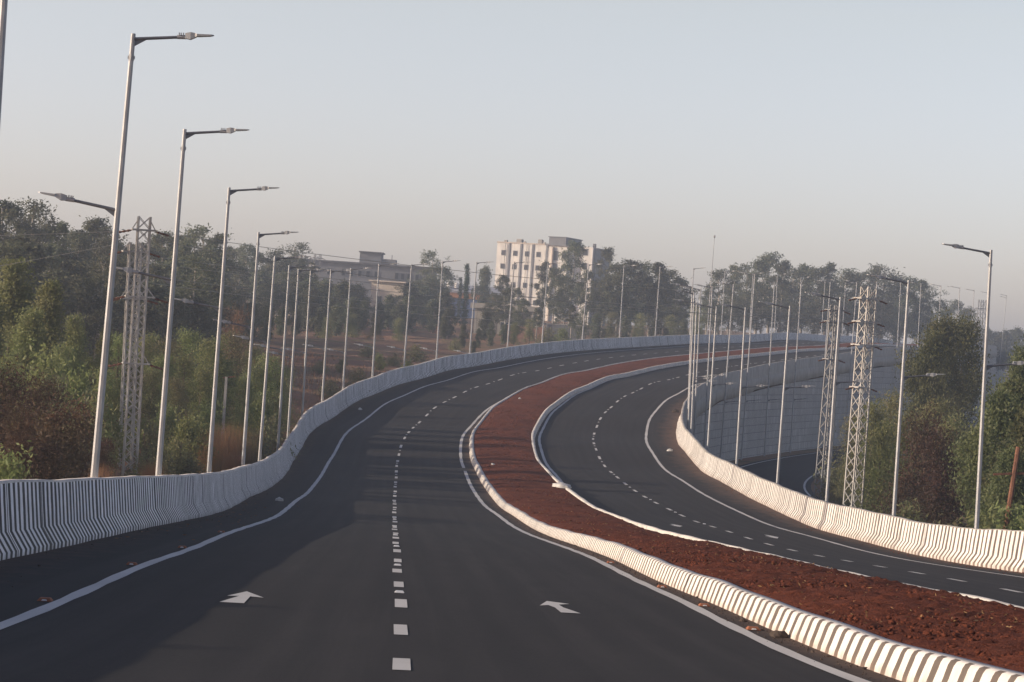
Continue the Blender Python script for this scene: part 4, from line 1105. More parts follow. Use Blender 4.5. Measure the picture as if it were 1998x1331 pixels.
def build_buildings():
    # ---- five-storey white block
    Y = 560.; rz = math.radians(-22)
    p0 = at(962, 600, Y); k = Y / FPX
    def zz(px, py): return at(px, py, Y).z
    g = gz(p0.x, Y) - .3
    b = thing('white_building', 'tall peeling white block with small square windows and a roof tower behind eucalyptus trees', 'building', (p0.x, Y, g), rz)
    top = zz(964, 473) - g
    W1 = 104 * k / math.cos(rz)
    D = 11.0
    mb = MB(); mb.box((0, 0, 0), (W1, D, top)); w = obj('wall', mb.mesh('wall', M['plaster']), b)
    mb = MB(); mb.box((-.12, -.16, top), (W1 - .003, D, top + .28)); obj('parapet', mb.mesh('parapet', M['plaster_cream']), b)
    cols = [13, 36, 59, 81]
    rows = [(494, 8.5), (520, 9), (555, 9), (588, 9)]
    for c in (24, 47, 70, 97):
        mb = MB(); x = c * k / math.cos(rz); mb.box((x - .22, -.20, 0), (x + .22, -.003, top - .02)); obj('pilaster', mb.mesh('pilaster', M['plaster_grey']), b)
    for c in cols:
        for (py, hh) in rows:
            x = c * k / math.cos(rz)
            z = zz(963 + c, py + c * .068 + hh / 2 - 2) - g
            window(b, x, z, .82, 1.0, -.003)
    # stair tower and right wing
    x0 = W1 - .2; tw = 40 * k
    t2 = zz(1063, 464) - g
    mb = MB(); mb.box((x0 + .2, -1.0, 0), (x0 + tw, D - 1, t2 - 1.9)); obj('tower', mb.mesh('tower', M['plaster']), b)
    mb = MB(); mb.box((x0 - .7, -1.5, t2 - 1.9), (x0 + tw + .5, D - .6, t2 - 1.55)); mb.box((x0 + .1, -1.1, t2 - 1.55), (x0 + tw - .5, D - 2, t2)); mb.box((x0 - .1, -1.3, t2), (x0 + tw - .3, D - 1.8, t2 + .16))
    obj('tower_roof', mb.mesh('tower_roof', M['plaster_grey']), b)
    for py in (503, 528, 552):
        z = zz(1075, py) - g; window(b, x0 + 1.9, z - .7, .9, 2.0, -1.003); window(b, x0 + 3.9, z - .1, .8, 1.2, -1.003)
    mb = MB(); mb.tube([(x0 + 1.2, -1.3, 0), (x0 + 1.2, -1.3, t2 - 2.2)], [.34, .34], 10); obj('column', mb.mesh('column', M['plaster_cream']), b)
    x1 = x0 + tw; t3 = zz(1150, 485) - g
    mb = MB(); mb.box((x1 + .003, .8, 0), (x1 + 5.4, D, t3)); obj('wing', mb.mesh('wing', M['plaster']), b)
    mb = MB(); mb.box((x1 + 5.403, 1.6, 0), (x1 + 6.0, D - .5, t3 - .1)); obj('shade_grey_return', mb.mesh('shade_grey_return', M['plaster_grey']), b)  # return face of the wing, its shade put in as dark grey colour
    for py in (500, 527, 556):
        window(b, x1 + 3.6, zz(1140, py) - g, 1.0, 1.3, .797)
    mb = MB(); mb.box((x1 + 4.5, 3, t3), (x1 + 5.1, 3.6, t3 + .9)); obj('roof_post', mb.mesh('roof_post', M['roof_dark']), b)

    for (x, y, sx, sz) in ((1.2, 1.0, .7, .45), (3.4, 3.0, 1.3, .9), (6.1, .8, .5, .35), (8.3, 4.0, 1.0, 1.1), (10.6, 1.2, .6, .4)):
        mb = MB(); mb.box((x, y, top + .003), (x + sx, y + sx, top + .28 + sz), .05); obj('roof_clutter', mb.mesh('roof_clutter', M['plaster_dull']), b)
    for x in (2.1, 7.4):
        mb = MB(); mb.tube([(x, -.26, .2), (x, -.26, top - .1)], [.06, .06], 6); obj('drain_pipe', mb.mesh('drain_pipe', M['roof_dark']), b)

    # ---- long grey building on the rise at left
    Y = 470.; k = Y / FPX
    p = at(560, 560, Y); g = gz(at(700, 560, Y).x, Y) - 1.0
    b = thing('grey_building', 'long hazy grey two-storey building with a block on its flat roof', 'building', (p.x, Y, g), 0)
    top = at(720, 517, Y).z - g; W = 285 * k
    mb = MB(); mb.box((0, 0, 0), (W, 14, top)); obj('wall', mb.mesh('wall', M['plaster_grey']), b)
    mb = MB(); mb.box((-.4, -.5, top), (W + .4, 14.4, top + .35)); obj('roof', mb.mesh('roof', M['roof_dark']), b)
    zb = at(735, 542, Y).z - g
    for px in (640, 668, 684, 700, 716, 732, 772, 784, 796, 812, 832):
        window(b, (px - 560) * k, zb, .62, 1.15, -.003)
    zt = at(735, 494, Y).z - g
    mb = MB(); mb.box((137 * k, .8, top + .353), (180 * k, 7, zt)); obj('roof_room', mb.mesh('roof_room', M['plaster_grey']), b)
    mb = MB(); mb.box((135 * k, .4, zt), (183 * k, 7.4, zt + .22)); obj('roof_slab', mb.mesh('roof_slab', M['roof_dark']), b)
    mb = MB(); mb.box((180 * k + .003, 1.0, top + .353), (208 * k, 6, zt - 1.0)); obj('roof_wing', mb.mesh('roof_wing', M['plaster_grey']), b)
    mb = MB(); mb.box((199 * k, 2, zt - 1.0), (200 * k, 2.2, zt - .1)); obj('roof_post', mb.mesh('roof_post', M['roof_dark']), b)

    # ---- small cream house
    Y = 400.; k = Y / FPX
    p = at(722, 595, Y); g = gz(p.x, Y) - .2
    b = thing('cream_house', 'small sunlit cream house half hidden by trees below the grey building', 'house', (p.x, Y, g), math.radians(-10))
    top = at(730, 549, Y).z - g
    mb = MB(); mb.box((0, 0, 0), (5.4, 6, top)); obj('wall', mb.mesh('wall', M['plaster_cream']), b)
    mb = MB(); mb.box((-.4, -.5, top), (5.8, 6.5, top + .22)); obj('roof', mb.mesh('roof', M['plaster_cream']), b)
    mb = MB(); mb.box((-1.4, -1.6, top * .45), (-.003, .6, top * .45 + .15)); mb.box((-1.3, -1.4, 0), (-1.1, -1.2, top * .45)); obj('porch', mb.mesh('porch', M['plaster']), b)
    window(b, 1.4, top * .55, .8, 1.0, -.003); window(b, 3.8, top * .55, .8, 1.0, -.003)

    # ---- shed with an orange band
    Y = 520.; k = Y / FPX
    p = at(872, 600, Y); g = gz(p.x, Y) - .3
    b = thing('long_shed', 'low blue-sided shed with grey sheet roof and orange band beside the cypress', 'shed', (p.x, Y, g))
    top = at(890, 582, Y).z - g; t1 = at(890, 571, Y).z - g; t2 = at(890, 563, Y).z - g
    W = 108 * k
    mb = MB(); mb.box((0, 0, 0), (W, 9, top)); obj('wall', mb.mesh('wall', M['blue']), b)
    mb = MB(); mb.box((-.1, -.15, top), (W + .1, 9, t1)); obj('fascia', mb.mesh('fascia', M['orange']), b)
    mb = MB(); mb.add([(-.3, -.5, t1 + .003), (W + .3, -.5, t1 + .003), (W + .3, 9.3, t2 + .8), (-.3, 9.3, t2 + .8), (-.3, -.5, t1 + .15), (W + .3, -.5, t1 + .15), (W + .3, 9.3, t2 + 1.0), (-.3, 9.3, t2 + 1.0)],
                    [(3, 2, 1, 0), (4, 5, 6, 7), (0, 1, 5, 4), (1, 2, 6, 5), (2, 3, 7, 6), (3, 0, 4, 7)]); obj('roof', mb.mesh('roof', M['sheet']), b)
    for q, (px, rr) in enumerate(((876, .55), (890, .5))):
        c = at(px, 561, 522)
        mb = MB(); mb.tube([(0, 0, 0), (0, 0, .9), (0, 0, 1.15)], [rr, rr, rr * .4], 10)
        tag(obj('water_tank', mb.mesh('water_tank', M['plaster']), None, (c.x, 523.5, g + t2 + .15)), 'white water tank on the shed roof, %s one' % ('left' if q == 0 else 'right'), 'water tank', 'white tanks on the shed roof')

    # ---- low concrete pavilion in front of the white block
    Y = 380.; k = Y / FPX
    p = at(916, 625, Y); g = gz(p.x, Y) - .4
    b = thing('concrete_pavilion', 'low unpainted concrete pavilion with a thick slab roof below the white block', 'building', (p.x, Y, g), math.radians(-6))
    top = at(930, 591, Y).z - g
    mb = MB(); mb.box((0, 0, top - .8), (10.5, 7, top)); obj('roof', mb.mesh('roof', M['plaster_dull']), b)
    mb = MB(); mb.box((.9, 1.2, 0), (9.8, 6.5, top - .803)); obj('wall', mb.mesh('wall', M['plaster_dull']), b)
    for x in (.7, 3.7, 6.7, 9.5):
        mb = MB(); mb.box((x, .3, 0), (x + .35, .65, top - .803)); obj('post', mb.mesh('post', M['plaster_dull']), b)
    for x in (2.4, 5.4, 8.3): window(b, x, (top - .95) * .35, 1.2, .9, 1.197)

    # ---- garden walls
    Y = 352.
    def gwall(px0, px1, pyt, label, m, Yw=Y, th=.25):
        a = at(px0, pyt, Yw); c = at(px1, pyt + (px1 - px0) * .068, Yw); g = min(gz(a.x, Yw), gz(c.x, Yw)) - .4
        n = max(1, int((c.x - a.x) / 3.0))
        t = thing('garden_wall', label, 'wall', (a.x, Yw, g))
        mb = MB(); mb.box((0, 0, 0), (c.x - a.x, th, a.z - g)); obj('panel', mb.mesh('panel', m), t)
        mb = MB(); mb.box((-.05, -.06, a.z - g), (c.x - a.x + .05, th + .06, a.z - g + .10)); obj('coping', mb.mesh('coping', M['plaster']), t)
        for i in range(n + 1):
            x = (c.x - a.x - .3) * i / n
            mb = MB(); mb.box((x, -.10, 0), (x + .3, -.003, a.z - g - .003)); obj('pier', mb.mesh('pier', m), t)
    gwall(990, 1062, 634, 'rust-orange compound wall below the white block', M['redblock'])
    gwall(1066, 1142, 632, 'grey plastered compound wall beside the orange wall', M['plaster_grey'], 345.)
    gwall(842, 858, 628, 'short orange brick wall at the edge of the brown field', M['redblock'], 372.)

# ------------------------------------------------------------------ small things
def build_small():
    # white sack on the median by the far kerb
    s = nearest_station(1092, 950, lambda z: OFF['G'] - .35 + 0 * z, KB + .1, 60, 160)
    P = pts(s, OFF['G'] - .30, KB + .06)[0]
    bm = bmesh.new(); bmesh.ops.create_icosphere(bm, subdivisions=3, radius=1)
    for v in bm.verts:
        c = v.co; n = 1 + .14 * math.sin(c.x * 5 + 1) * math.cos(c.y * 6) + .08 * math.sin(c.z * 9 + c.x * 4)
        v.co = Vector((c.x * .36 * n, c.y * .55 * n, max(-.3, c.z) * .17 * n))
    for f in bm.faces: f.smooth = True
    me = bpy.data.meshes.new('white_sack'); bm.to_mesh(me); bm.free(); me.materials.append(M['litter'])
    tag(obj('white_sack', me, None, P, (0, 0, .5)), 'crumpled white sack lying on the red soil against the far kerb', 'sack')
    # orange road studs by the edge lines, in the order seen
    studs = [(85, 1175, 'C', -.16), (255, 1107, 'C', -.16), (357, 1071, 'C', -.16), (432, 1038, 'C', -.16)]
    words = ['nearest to the camera', 'second along the line', 'third along the line', 'fourth along the line']
    def stud_mesh(name, m, sx, sy, sz):
        mb = MB(); mb.add([(-sx, -sy, 0), (sx, -sy, 0), (sx, sy, 0), (-sx, sy, 0), (-sx * .7, -sy * .6, sz), (sx * .7, -sy * .6, sz), (sx * .7, sy * .6, sz), (-sx * .7, sy * .6, sz)],
                          [(3, 2, 1, 0), (4, 5, 6, 7), (0, 1, 5, 4), (1, 2, 6, 5), (2, 3, 7, 6), (3, 0, 4, 7)])
        return mb.mesh(name, m)
    body = stud_mesh('road_stud', M['brick'], .075, .07, .03)
    lens = stud_mesh('reflector', M['reflector'], .028, .008, .014)
    def stud(name, s, o, label, group, orange=True):
        P = pts(s, o, .008)[0]; r = ref(s)
        t = obj(name, body if orange else white, None, P, (0, 0, -float(r.T[0]))); tag(t, label, 'road stud', group)
        return t
    for i, (px, py, key, d) in enumerate(studs):
        s = nearest_station(px, py, lambda z: off(key, z) + d, 0, 4, 150)
        t = stud('road_stud', s, float(off(key, s)) + d, 'orange road stud beside the left edge line, %s' % words[i], 'orange studs by the edge lines')
        obj('reflector', lens, t, (0, -.068, .006))
    studs = [(1190, 1099), (1290, 1146), (1376, 1182), (1470, 1224)]
    words = ['farthest of the four', 'second farthest of the four', 'third farthest of the four', 'nearest of the four']
    for i, (px, py) in enumerate(studs):
        s = nearest_station(px, py, lambda z: off('E', z) + .17, 0, 4, 150)
        t = stud('road_stud', s, float(off('E', s)) + .17, 'orange road stud between median line and striped kerb, %s' % words[i], 'orange studs by the edge lines')
        obj('reflector', lens, t, (0, -.068, .006))
    # pale studs in the lane-line gaps
    white = stud_mesh('lane_stud', M['reflector'], .06, .05, .022)
    k = 0
    for i in range(2, 22):
        s = i * 9.0 + 4.6
        P = pts(s, off('D', s), .008)[0]
        tag(obj('lane_stud', white, None, P, (0, 0, -float(ref(s).T[0]))), 'pale reflective stud in a gap of the left carriageway lane line, %s from the camera' % ORD[i - 1], 'road stud', 'pale studs in the lane line')
    for i in range(9, 27):
        s = i * 9.0 + 4.1
        P = pts(s, off('I', s), .008)[0]
        tag(obj('lane_stud', white, None, P, (0, 0, -float(ref(s).T[0]))), 'pale reflective stud in a gap of the right carriageway line, %s from its near end' % ORD[i - 8], 'road stud', 'pale studs in the right lane line')
    # dark stone at the kerb foot
    def rock(name, px, py, key, d, r, m, label, cat, group=None, h=0):
        s = nearest_station(px, py, lambda z: (off(key, z)) + d, h, 4, 260)
        P = pts(s, float(off(key, s)) + d, h)[0]
        bm = bmesh.new(); bmesh.ops.create_icosphere(bm, subdivisions=2, radius=r)
        rr = random.Random(int(px * 7 + py))
        for v in bm.verts:
            f = 1 + rr.uniform(-.28, .28); v.co = Vector((v.co.x * f * 1.3, v.co.y * f, max(v.co.z * f * .75, -.3 * r)))
        me = bpy.data.meshes.new(name); bm.to_mesh(me); bm.free(); me.materials.append(m)
        tag(obj(name, me, None, (P[0], P[1], P[2] + r * .25), (0, 0, rr.uniform(0, 3))), label, cat, group)
    rock('stone', 1522, 1224, 'F', -.10, .075, M['stone'], 'dark brown stone at the foot of the near striped kerb', 'stone')
    rock('stone', 1450, 1190, 'F', -.14, .04, M['stone'], 'small dark stone at the kerb foot beyond the larger one', 'stone')
    rock('litter_scrap', 543, 969, 'A', 1.1, .12, M['litter'], 'white scrap on the dark shoulder by the left barrier', 'litter')
    rock('litter_scrap', 703, 795, 'A', 1.0, .14, M['litter'], 'pale scrap farther along the left shoulder', 'litter')
    rock('litter_scrap', 1310, 875, 'K', -.9, .14, M['litter'], 'white scrap on the dusty right shoulder at the bend', 'litter')
    rock('litter_scrap', 1030, 854, 'F', 1.2, .09, M['litter'], 'tiny white scrap on the red median soil at the bend', 'litter', h=KB + .06)
    rock('litter_scrap', 970, 890, 'F', .9, .08, M['litter'], 'tiny white scrap on the red median soil nearer the left kerb', 'litter', h=KB + .06)
    rock('stone', 1322, 812, 'K', -.5, .22, M['stone'], 'dark rubble lump where the right barrier bends out of view', 'stone')
    # grit along the barrier feet
    ico = bmesh.new(); bmesh.ops.create_icosphere(ico, subdivisions=1, radius=1)
    iv = np.array([v.co[:] for v in ico.verts]); ifc = np.array([[v.index for v in f.verts] for f in ico.faces]); ico.free()
    for key, sg, n, smax, m in (('K', -1, 2600, 200, 'soil'), ('A', 1, 500, 170, 'stone'), ('F', -1, 900, 90, 'stone')):
        q = 12 + (smax - 12) * rng.random(n)
        o = off(key, q) + sg * np.abs(rng.normal(0, .45 if key != 'F' else .16, n)) + sg * .03
        P = pts(q, o, .004); sz = .006 + .016 * rng.random(n) ** 4
        V = P[:, None, :] + iv[None] * (1 + .3 * rng.normal(0, 1, (n, len(iv), 1))) * sz[:, None, None]
        F = (ifc[None] + (np.arange(n) * len(iv))[:, None, None]).reshape(-1, 3)
        struct(obj('grit', mesh_from('grit', V.reshape(-1, 3), F, M[m])), 'stuff')
    # twigs on the left shoulder
    q = 34 + 40 * rng.random(70); o = off('A', q) + .2 + np.abs(rng.normal(0, .6, 70))
    leaf_mesh('leaf_litter', pts(q, o, .012), .09, .2, M['straw'], flat=1.0)
    # dusty blocks and the dirt track at left
    Y = 106.
    for i, (px0, px1, pyt, lab) in enumerate(((395, 437, 902, 'long dusty red concrete block wall at the end of the dirt track'), (446, 474, 892, 'shorter dusty red concrete block beyond the dark gap'))):
        a = at(px0, pyt, Y); c = at(px1, pyt - 6, Y); g = gz(a.x, Y) - .5
        t = MB(); t.box((0, 0, 0), (c.x - a.x, .45, a.z - g + .08), .03)
        tag(obj('concrete_block', t.mesh('concrete_block', M['redblock']), None, (a.x, Y, g), (0, 0, .10)), lab, 'concrete block')
    V = []; UV = []
    for i in range(24):
        t = i / 23; y = 108 + 40 * t
        for j in range(7):
            x = at(470 + 100 * t, 900, y).x + (j - 3) * .85
            V.append((x, y, gz(x, y) + .06 + .04 * math.sin(i * 1.3 + j)))
    F = [(i * 7 + j, i * 7 + j + 1, (i + 1) * 7 + j + 1, (i + 1) * 7 + j) for i in range(23) for j in range(6)]
    struct(obj('dirt_path', mesh_from('dirt_path', V, F, M['dirt'], smooth=True)))

def build_grass():
    """dry grass on the field left of the road, one mass"""
    r = np.random.default_rng(21); n = 40000
    Y = 52 + 190 * r.random(n) ** 1.1
    px = r.uniform(-80, 1180, n)
    X = (px - CXP) / FPX * Y
    o, _, _ = road_frame(X, Y)
    m = o < -12.5
    patch = np.sin(X * .25 + 1) * np.sin(Y * .09) + .6 * np.sin(X * .07 + Y * .05) + r.normal(0, .35, n)
    m &= patch > -.35
    X, Y = X[m], Y[m]; Z = ground_z(X, Y); n = len(X)
    h = (.12 + .30 * r.random(n)); w = .012 + Y / 9000
    a = r.uniform(0, 6.28, n); l = r.normal(0, .25, (n, 2)) * h[:, None]
    V = np.zeros((n, 3, 3)); V[:, :, 0] = X[:, None]; V[:, :, 1] = Y[:, None]; V[:, :, 2] = Z[:, None]
    V[:, 0, 0] -= w * np.cos(a); V[:, 0, 1] -= w * np.sin(a); V[:, 1, 0] += w * np.cos(a); V[:, 1, 1] += w * np.sin(a)
    V[:, 2, :2] += l; V[:, 2, 2] += h; V[:, :2, 2] -= .05
    struct(obj('dry_grass', mesh_from('dry_grass', V.reshape(-1, 3), np.arange(n * 3).reshape(-1, 3), M['straw'])), 'stuff')

# ------------------------------------------------------------------ planting plan
def plan_plants():
    r = random.Random(5)
    G1 = 'eucalyptus trees on the left rise'
    E = ['euc_a', 'euc_b', 'euc_c', 'euc_d']
    # hazy back row at left
    for i, (px, py) in enumerate([(-25, 400), (18, 387), (66, 392), (115, 436), (150, 452), (187, 421), (228, 462), (268, 490), (322, 448), (362, 470), (402, 441), (446, 482), (484, 474), (530, 505), (575, 473), (612, 514)]):
        plant(E[i % 4], px, py, 205 + 12 * (i % 3) + max(0, px) * .12 + (115 if px > 430 else 0), 'eucalyptus_tree', 'tall hazy back-row eucalyptus', 'tree', G1, 1.45)
    for i, (px, py) in enumerate([(-10, 470), (40, 462), (92, 488), (140, 500), (200, 498), (248, 515), (300, 512), (345, 505), (385, 498), (430, 512), (470, 520), (510, 528), (548, 530), (590, 535)]):
        plant(['euc_c', 'dark_a', 'euc_a', 'dark_a'][i % 4], px, py, 165 + 9 * (i % 4) + max(0, px) * .1 + (120 if px > 425 else 0), 'eucalyptus_tree', 'shaded mid-row eucalyptus', 'tree', G1, 1.7)
    for i, (px, py) in enumerate([(340, 575), (385, 580), (450, 572), (500, 590), (555, 600), (285, 590), (600, 590), (640, 570), (180, 590), (230, 585), (462, 592), (492, 588), (522, 596), (552, 600), (580, 604)]):
        plant('dark_a', px, py, 172 + 6 * (i % 5) + max(0, px - 300) * .25 + ((110 if i < 10 else 25) if px > 420 else 0), 'dark_tree', 'low dark shaded woodland tree', 'tree', 'dark trees at the foot of the wood', 1.3)
    for i, (px, py) in enumerate([(40, 420), (92, 440), (138, 448), (166, 446), (208, 446), (252, 478), (285, 474), (344, 458), (384, 455), (424, 458), (462, 482), (505, 492), (548, 488), (592, 506), (300, 470), (232, 470)]):
        plant(E[(i + 2) % 4], px, py, 235 + 14 * (i % 3) + max(0, px) * .1 + (90 if px > 430 else 0), 'eucalyptus_tree', 'hazy skyline eucalyptus', 'tree', G1, 1.7)
    for i, (px, py) in enumerate([(-30, 540), (20, 530), (250, 545), (300, 548), (355, 540), (410, 545), (462, 548), (520, 556), (575, 560), (610, 545), (160, 545), (110, 530)]):
        plant(['euc_c', 'dark_a'][i % 2], px, py, 158 + 7 * (i % 3) + max(0, px) * .12 + (120 if px > 420 else 0), 'eucalyptus_tree', 'lower shaded wood-edge eucalyptus', 'tree', G1, 1.9)
    # green trees in front, left
    for i, (px, py, Y, k, wf) in enumerate([(35, 500, 118, 'green_a', 1.1), (100, 548, 112, 'green_b', 1.15), (-15, 570, 108, 'green_b', 1.2), (150, 610, 122, 'green_a', 1.0), (62, 596, 106, 'green_a', 1.1), (205, 640, 118, 'green_b', .9)]):
        plant(k, px, py, Y, 'green_tree', 'bushy sunlit green tree', 'tree', 'green trees at left', wf)
    for i, (px, py, Y, k, wf) in enumerate([(232, 650, 126, 'acacia_b', 1.0), (292, 648, 132, 'acacia_b', 1.1), (330, 662, 126, 'acacia_a', 1.1), (372, 640, 138, 'acacia_b', 1.1), (415, 655, 130, 'acacia_b', 1.1), (452, 648, 142, 'acacia_a', 1.1),
                                           (496, 672, 150, 'acacia_b', 1.1), (530, 690, 146, 'acacia_b', 1.1), (556, 715, 150, 'acacia_a', .9), (395, 712, 118, 'acacia_b', .9), (345, 735, 116, 'acacia_a', .9), (300, 720, 112, 'acacia_a', .9), (478, 730, 128, 'acacia_b', .9)
                                           , (262, 700, 120, 'acacia_b', 1.1), (318, 690, 122, 'acacia_b', 1.2), (360, 690, 128, 'acacia_b', 1.2), (435, 700, 130, 'acacia_b', 1.2), (505, 705, 138, 'acacia_b', 1.2), (545, 735, 146, 'acacia_b', 1.1), (418, 745, 120, 'acacia_b', 1.0), (180, 690, 112, 'acacia_b', 1.1), (130, 670, 110, 'acacia_b', 1.1), (240, 735, 110, 'acacia_b', 1.0)]):
        plant(k, px, py, Y, 'thorn_tree', 'feathery green thorn tree', 'tree', 'thorn trees behind the left lamps', wf)
    for i, (x, y, h, k) in enumerate([(-13.2, 9.5, 4.3, 'acacia_a'), (-13.6, 17.5, 4.15, 'acacia_b'), (-13.0, 24.5, 4.0, 'acacia_a')]):
        g = gz(x, y); cr, tr, ph = PROTO[k]
        t = thing('thorn_tree', '%s thorn tree just past the left picture edge, its shade on the near lane' % ['closest', 'middle', 'farthest'][i], 'tree', (x, y, g - .05), 1.3 * i, 'thorn trees past the left edge')
        s_ = (pts(y - 8, -10, 0)[0][2] + 2.85 + .2 * (i % 2) - g) / ph
        t.scale = (s_, s_, s_); obj('trunk', tr, t); obj('crown', cr, t)
    plant('pink', 466, 596, 150, 'bare_tree', 'leafless pinkish-brown tree', 'tree', None, 1.1)
    plant('pink', 445, 632, 160, 'bare_tree', 'lower leafless pinkish-brown tree', 'tree', None, 1.1)
    # red and mixed shrubs close behind the barrier
    for i, (px, py, Y, k, wf) in enumerate([(15, 722, 74, 'red_a', 1.0), (78, 742, 76, 'red_a', 1.0), (120, 775, 72, 'red_b', 1.1), (40, 805, 66, 'red_a', .9), (-20, 760, 68, 'red_a', 1.0), (150, 822, 74, 'red_b', 1.1), (95, 850, 66, 'red_b', 1.2)]):
        plant(k, px, py, Y, 'dry_bush', 'reddish-brown dry bush', 'bush', 'dry red bushes at left', wf)
    for i, (px, py, Y, k, wf) in enumerate([(118, 712, 92, 'shrub_b', .8), (150, 722, 94, 'shrub_a', .8), (178, 745, 90, 'shrub_b', .8), (88, 690, 96, 'shrub_a', .8), (205, 715, 100, 'acacia_b', .7), (20, 880, 62, 'shrub_a', .9), (245, 760, 100, 'shrub_a', .8), (222, 800, 96, 'shrub_a', .7), (-8, 690, 92, 'shrub_a', .9),
                                           (330, 790, 108, 'shrub_a', .8), (365, 810, 104, 'shrub_a', .9), (392, 822, 106, 'shrub_a', .9), (345, 845, 98, 'shrub_b', 1.0), (310, 852, 96, 'shrub_b', 1.0), (290, 810, 106, 'shrub_b', .8), (410, 790, 112, 'shrub_a', .8), (512, 770, 132, 'shrub_a', .9), (540, 762, 140, 'acacia_b', .9), (528, 800, 126, 'shrub_b', .9), (505, 835, 120, 'shrub_b', 1.0), (285, 870, 92, 'shrub_b', 1.0), (370, 872, 98, 'shrub_b', 1.1), (200, 850, 86, 'red_b', 1.0)]):
        plant(k, px, py, Y, 'shrub', 'low leafy shrub', 'shrub', 'shrubs behind the left barrier', wf)
    for i, (px, py, Y) in enumerate([(440, 815, 106), (455, 808, 108), (468, 816, 107), (428, 826, 105), (415, 835, 104), (196, 892, 78), (222, 885, 84), (300, 890, 88)]):
        plant('tuft', px, py, Y, 'dry_grass_tuft', 'tall straw-coloured dry grass tuft' if px > 300 else 'rust-red dry grass tuft', 'grass tuft', 'dry grass tufts', .45)
    # middle distance between the lamps and in the field
    for i, (px, py, Y, k, wf) in enumerate([(628, 600, 300, 'dark_a', 1.2), (660, 592, 310, 'dark_a', 1.1), (690, 580, 320, 'dark_a', 1.2), (700, 555, 380, 'dark_a', 1.2), (655, 560, 360, 'dark_a', 1.3), (610, 560, 330, 'dark_a', 1.3), (762, 575, 360, 'dark_a', 1.0), (800, 552, 400, 'dark_a', 1.2), (780, 590, 350, 'dark_a', 1.0), (832, 560, 410, 'dark_a', 1.1), (600, 545, 340, 'dark_a', 1.3), (636, 545, 350, 'dark_a', 1.3), (672, 548, 345, 'dark_a', 1.3), (712, 585, 340, 'dark_a', 1.1), (742, 590, 345, 'dark_a', 1.1), (800, 578, 355, 'dark_a', 1.3), (815, 548, 420, 'euc_c', 1.6), (780, 552, 410, 'euc_c', 1.5), (640, 556, 400, 'euc_c', 2.0), (670, 562, 405, 'euc_c', 2.0), (705, 575, 395, 'euc_c', 1.8), (798, 556, 400, 'euc_c', 2.0), (826, 540, 425, 'euc_c', 1.8), (856, 552, 430, 'euc_c', 1.8), (765, 585, 380, 'euc_c', 1.6), (615, 552, 395, 'euc_c', 2.0), (868, 570, 390, 'dark_a', 1.2), (848, 585, 360, 'dark_a', 1.2), (690, 612, 310, 'acacia_a', 1.2), (735, 618, 305, 'acacia_a', 1.2), (780, 620, 310, 'acacia_a', 1.2), (640, 618, 290, 'acacia_a', 1.2)]):
        plant(k, px, py, Y, 'dark_tree', 'hazy dark rounded tree beyond field', 'tree', 'trees beyond the field', wf * 1.15)
    for i, (px, py, Y, k, wf) in enumerate([(668, 700, 205, 'shrub_a', 1.3), (700, 712, 190, 'shrub_b', 1.3), (742, 690, 215, 'shrub_a', 1.2), (770, 685, 225, 'shrub_b', 1.3), (645, 735, 175, 'shrub_b', 1.3), (690, 735, 175, 'shrub_b', 1.2), (812, 668, 240, 'shrub_b', 1.4), (625, 700, 200, 'shrub_b', 1.4), (720, 668, 245, 'shrub_b', 1.4), (795, 700, 205, 'shrub_a', 1.0)]):
        plant(k, px, py, Y, 'shrub', 'scattered field shrub', 'shrub', 'shrubs on the brown field', wf)
    plant('euc_c', 848, 490, 430, 'eucalyptus_tree', 'broad-crowned tall tree', 'tree', None, 1.3)
    plant('euc_a', 870, 520, 440, 'eucalyptus_tree', 'lower tree near the cypress', 'tree', None, 1.2)
    plant('cypress', 913, 516, 420, 'cypress_tree', 'dark narrow pointed cypress', 'tree', None, .8)
    plant('cypress', 900, 542, 500, 'cypress_tree', 'small hazy cypress', 'tree', None, .9)
    plant('dark_a', 948, 520, 470, 'dark_tree', 'flat-topped dark tree beside white block', 'tree', None, .8)
    for i, (px, py, Y, k, wf) in enumerate([(868, 612, 320, 'dark_a', .9), (905, 632, 300, 'dark_a', .9), (935, 640, 300, 'dark_a', .9), (960, 628, 305, 'dark_a', .9), (890, 655, 280, 'shrub_b', 1.0), (925, 664, 275, 'dark_a', 1.2), (985, 632, 315, 'dark_a', 1.1), (950, 605, 340, 'dark_a', 1.1), (1010, 610, 340, 'euc_c', 1.6), (880, 598, 345, 'dark_a', 1.2), (1035, 622, 330, 'acacia_a', 1.2), (968, 575, 372, 'euc_c', 1.5), (992, 560, 366, 'euc_b', 1.7), (1022, 582, 360, 'euc_a', 1.5), (1050, 602, 350, 'euc_d', 1.7), (1118, 596, 340, 'euc_d', 1.6), (1136, 605, 338, 'euc_c', 1.4), (1005, 628, 322, 'acacia_b', 1.1), (1072, 634, 325, 'shrub_b', 1.2), (1100, 640, 322, 'shrub_a', 1.2)]):
        plant(k, px, py, Y, 'dark_tree', 'bushy field-end tree', 'tree', 'bushy trees at the field end', wf)
    # eucalyptus round the white block
    for i, (px, py, Y, k, wf) in enumerate([(985, 535, 400, 'euc_b', 1.3), (1012, 560, 395, 'euc_a', 1.2), (965, 570, 390, 'euc_a', 1.2), (1064, 508, 440, 'euc_b', 1.0), (1086, 520, 420, 'euc_a', 1.1), (1122, 468, 430, 'euc_a', 1.15), (1106, 540, 400, 'euc_c', 1.0), (1150, 525, 410, 'euc_b', 1.2), (1186, 480, 440, 'euc_b', 1.0), (1172, 545, 400, 'euc_c', 1.0), (1058, 590, 370, 'euc_d', 1.2), (1090, 590, 365, 'euc_d', 1.1)]):
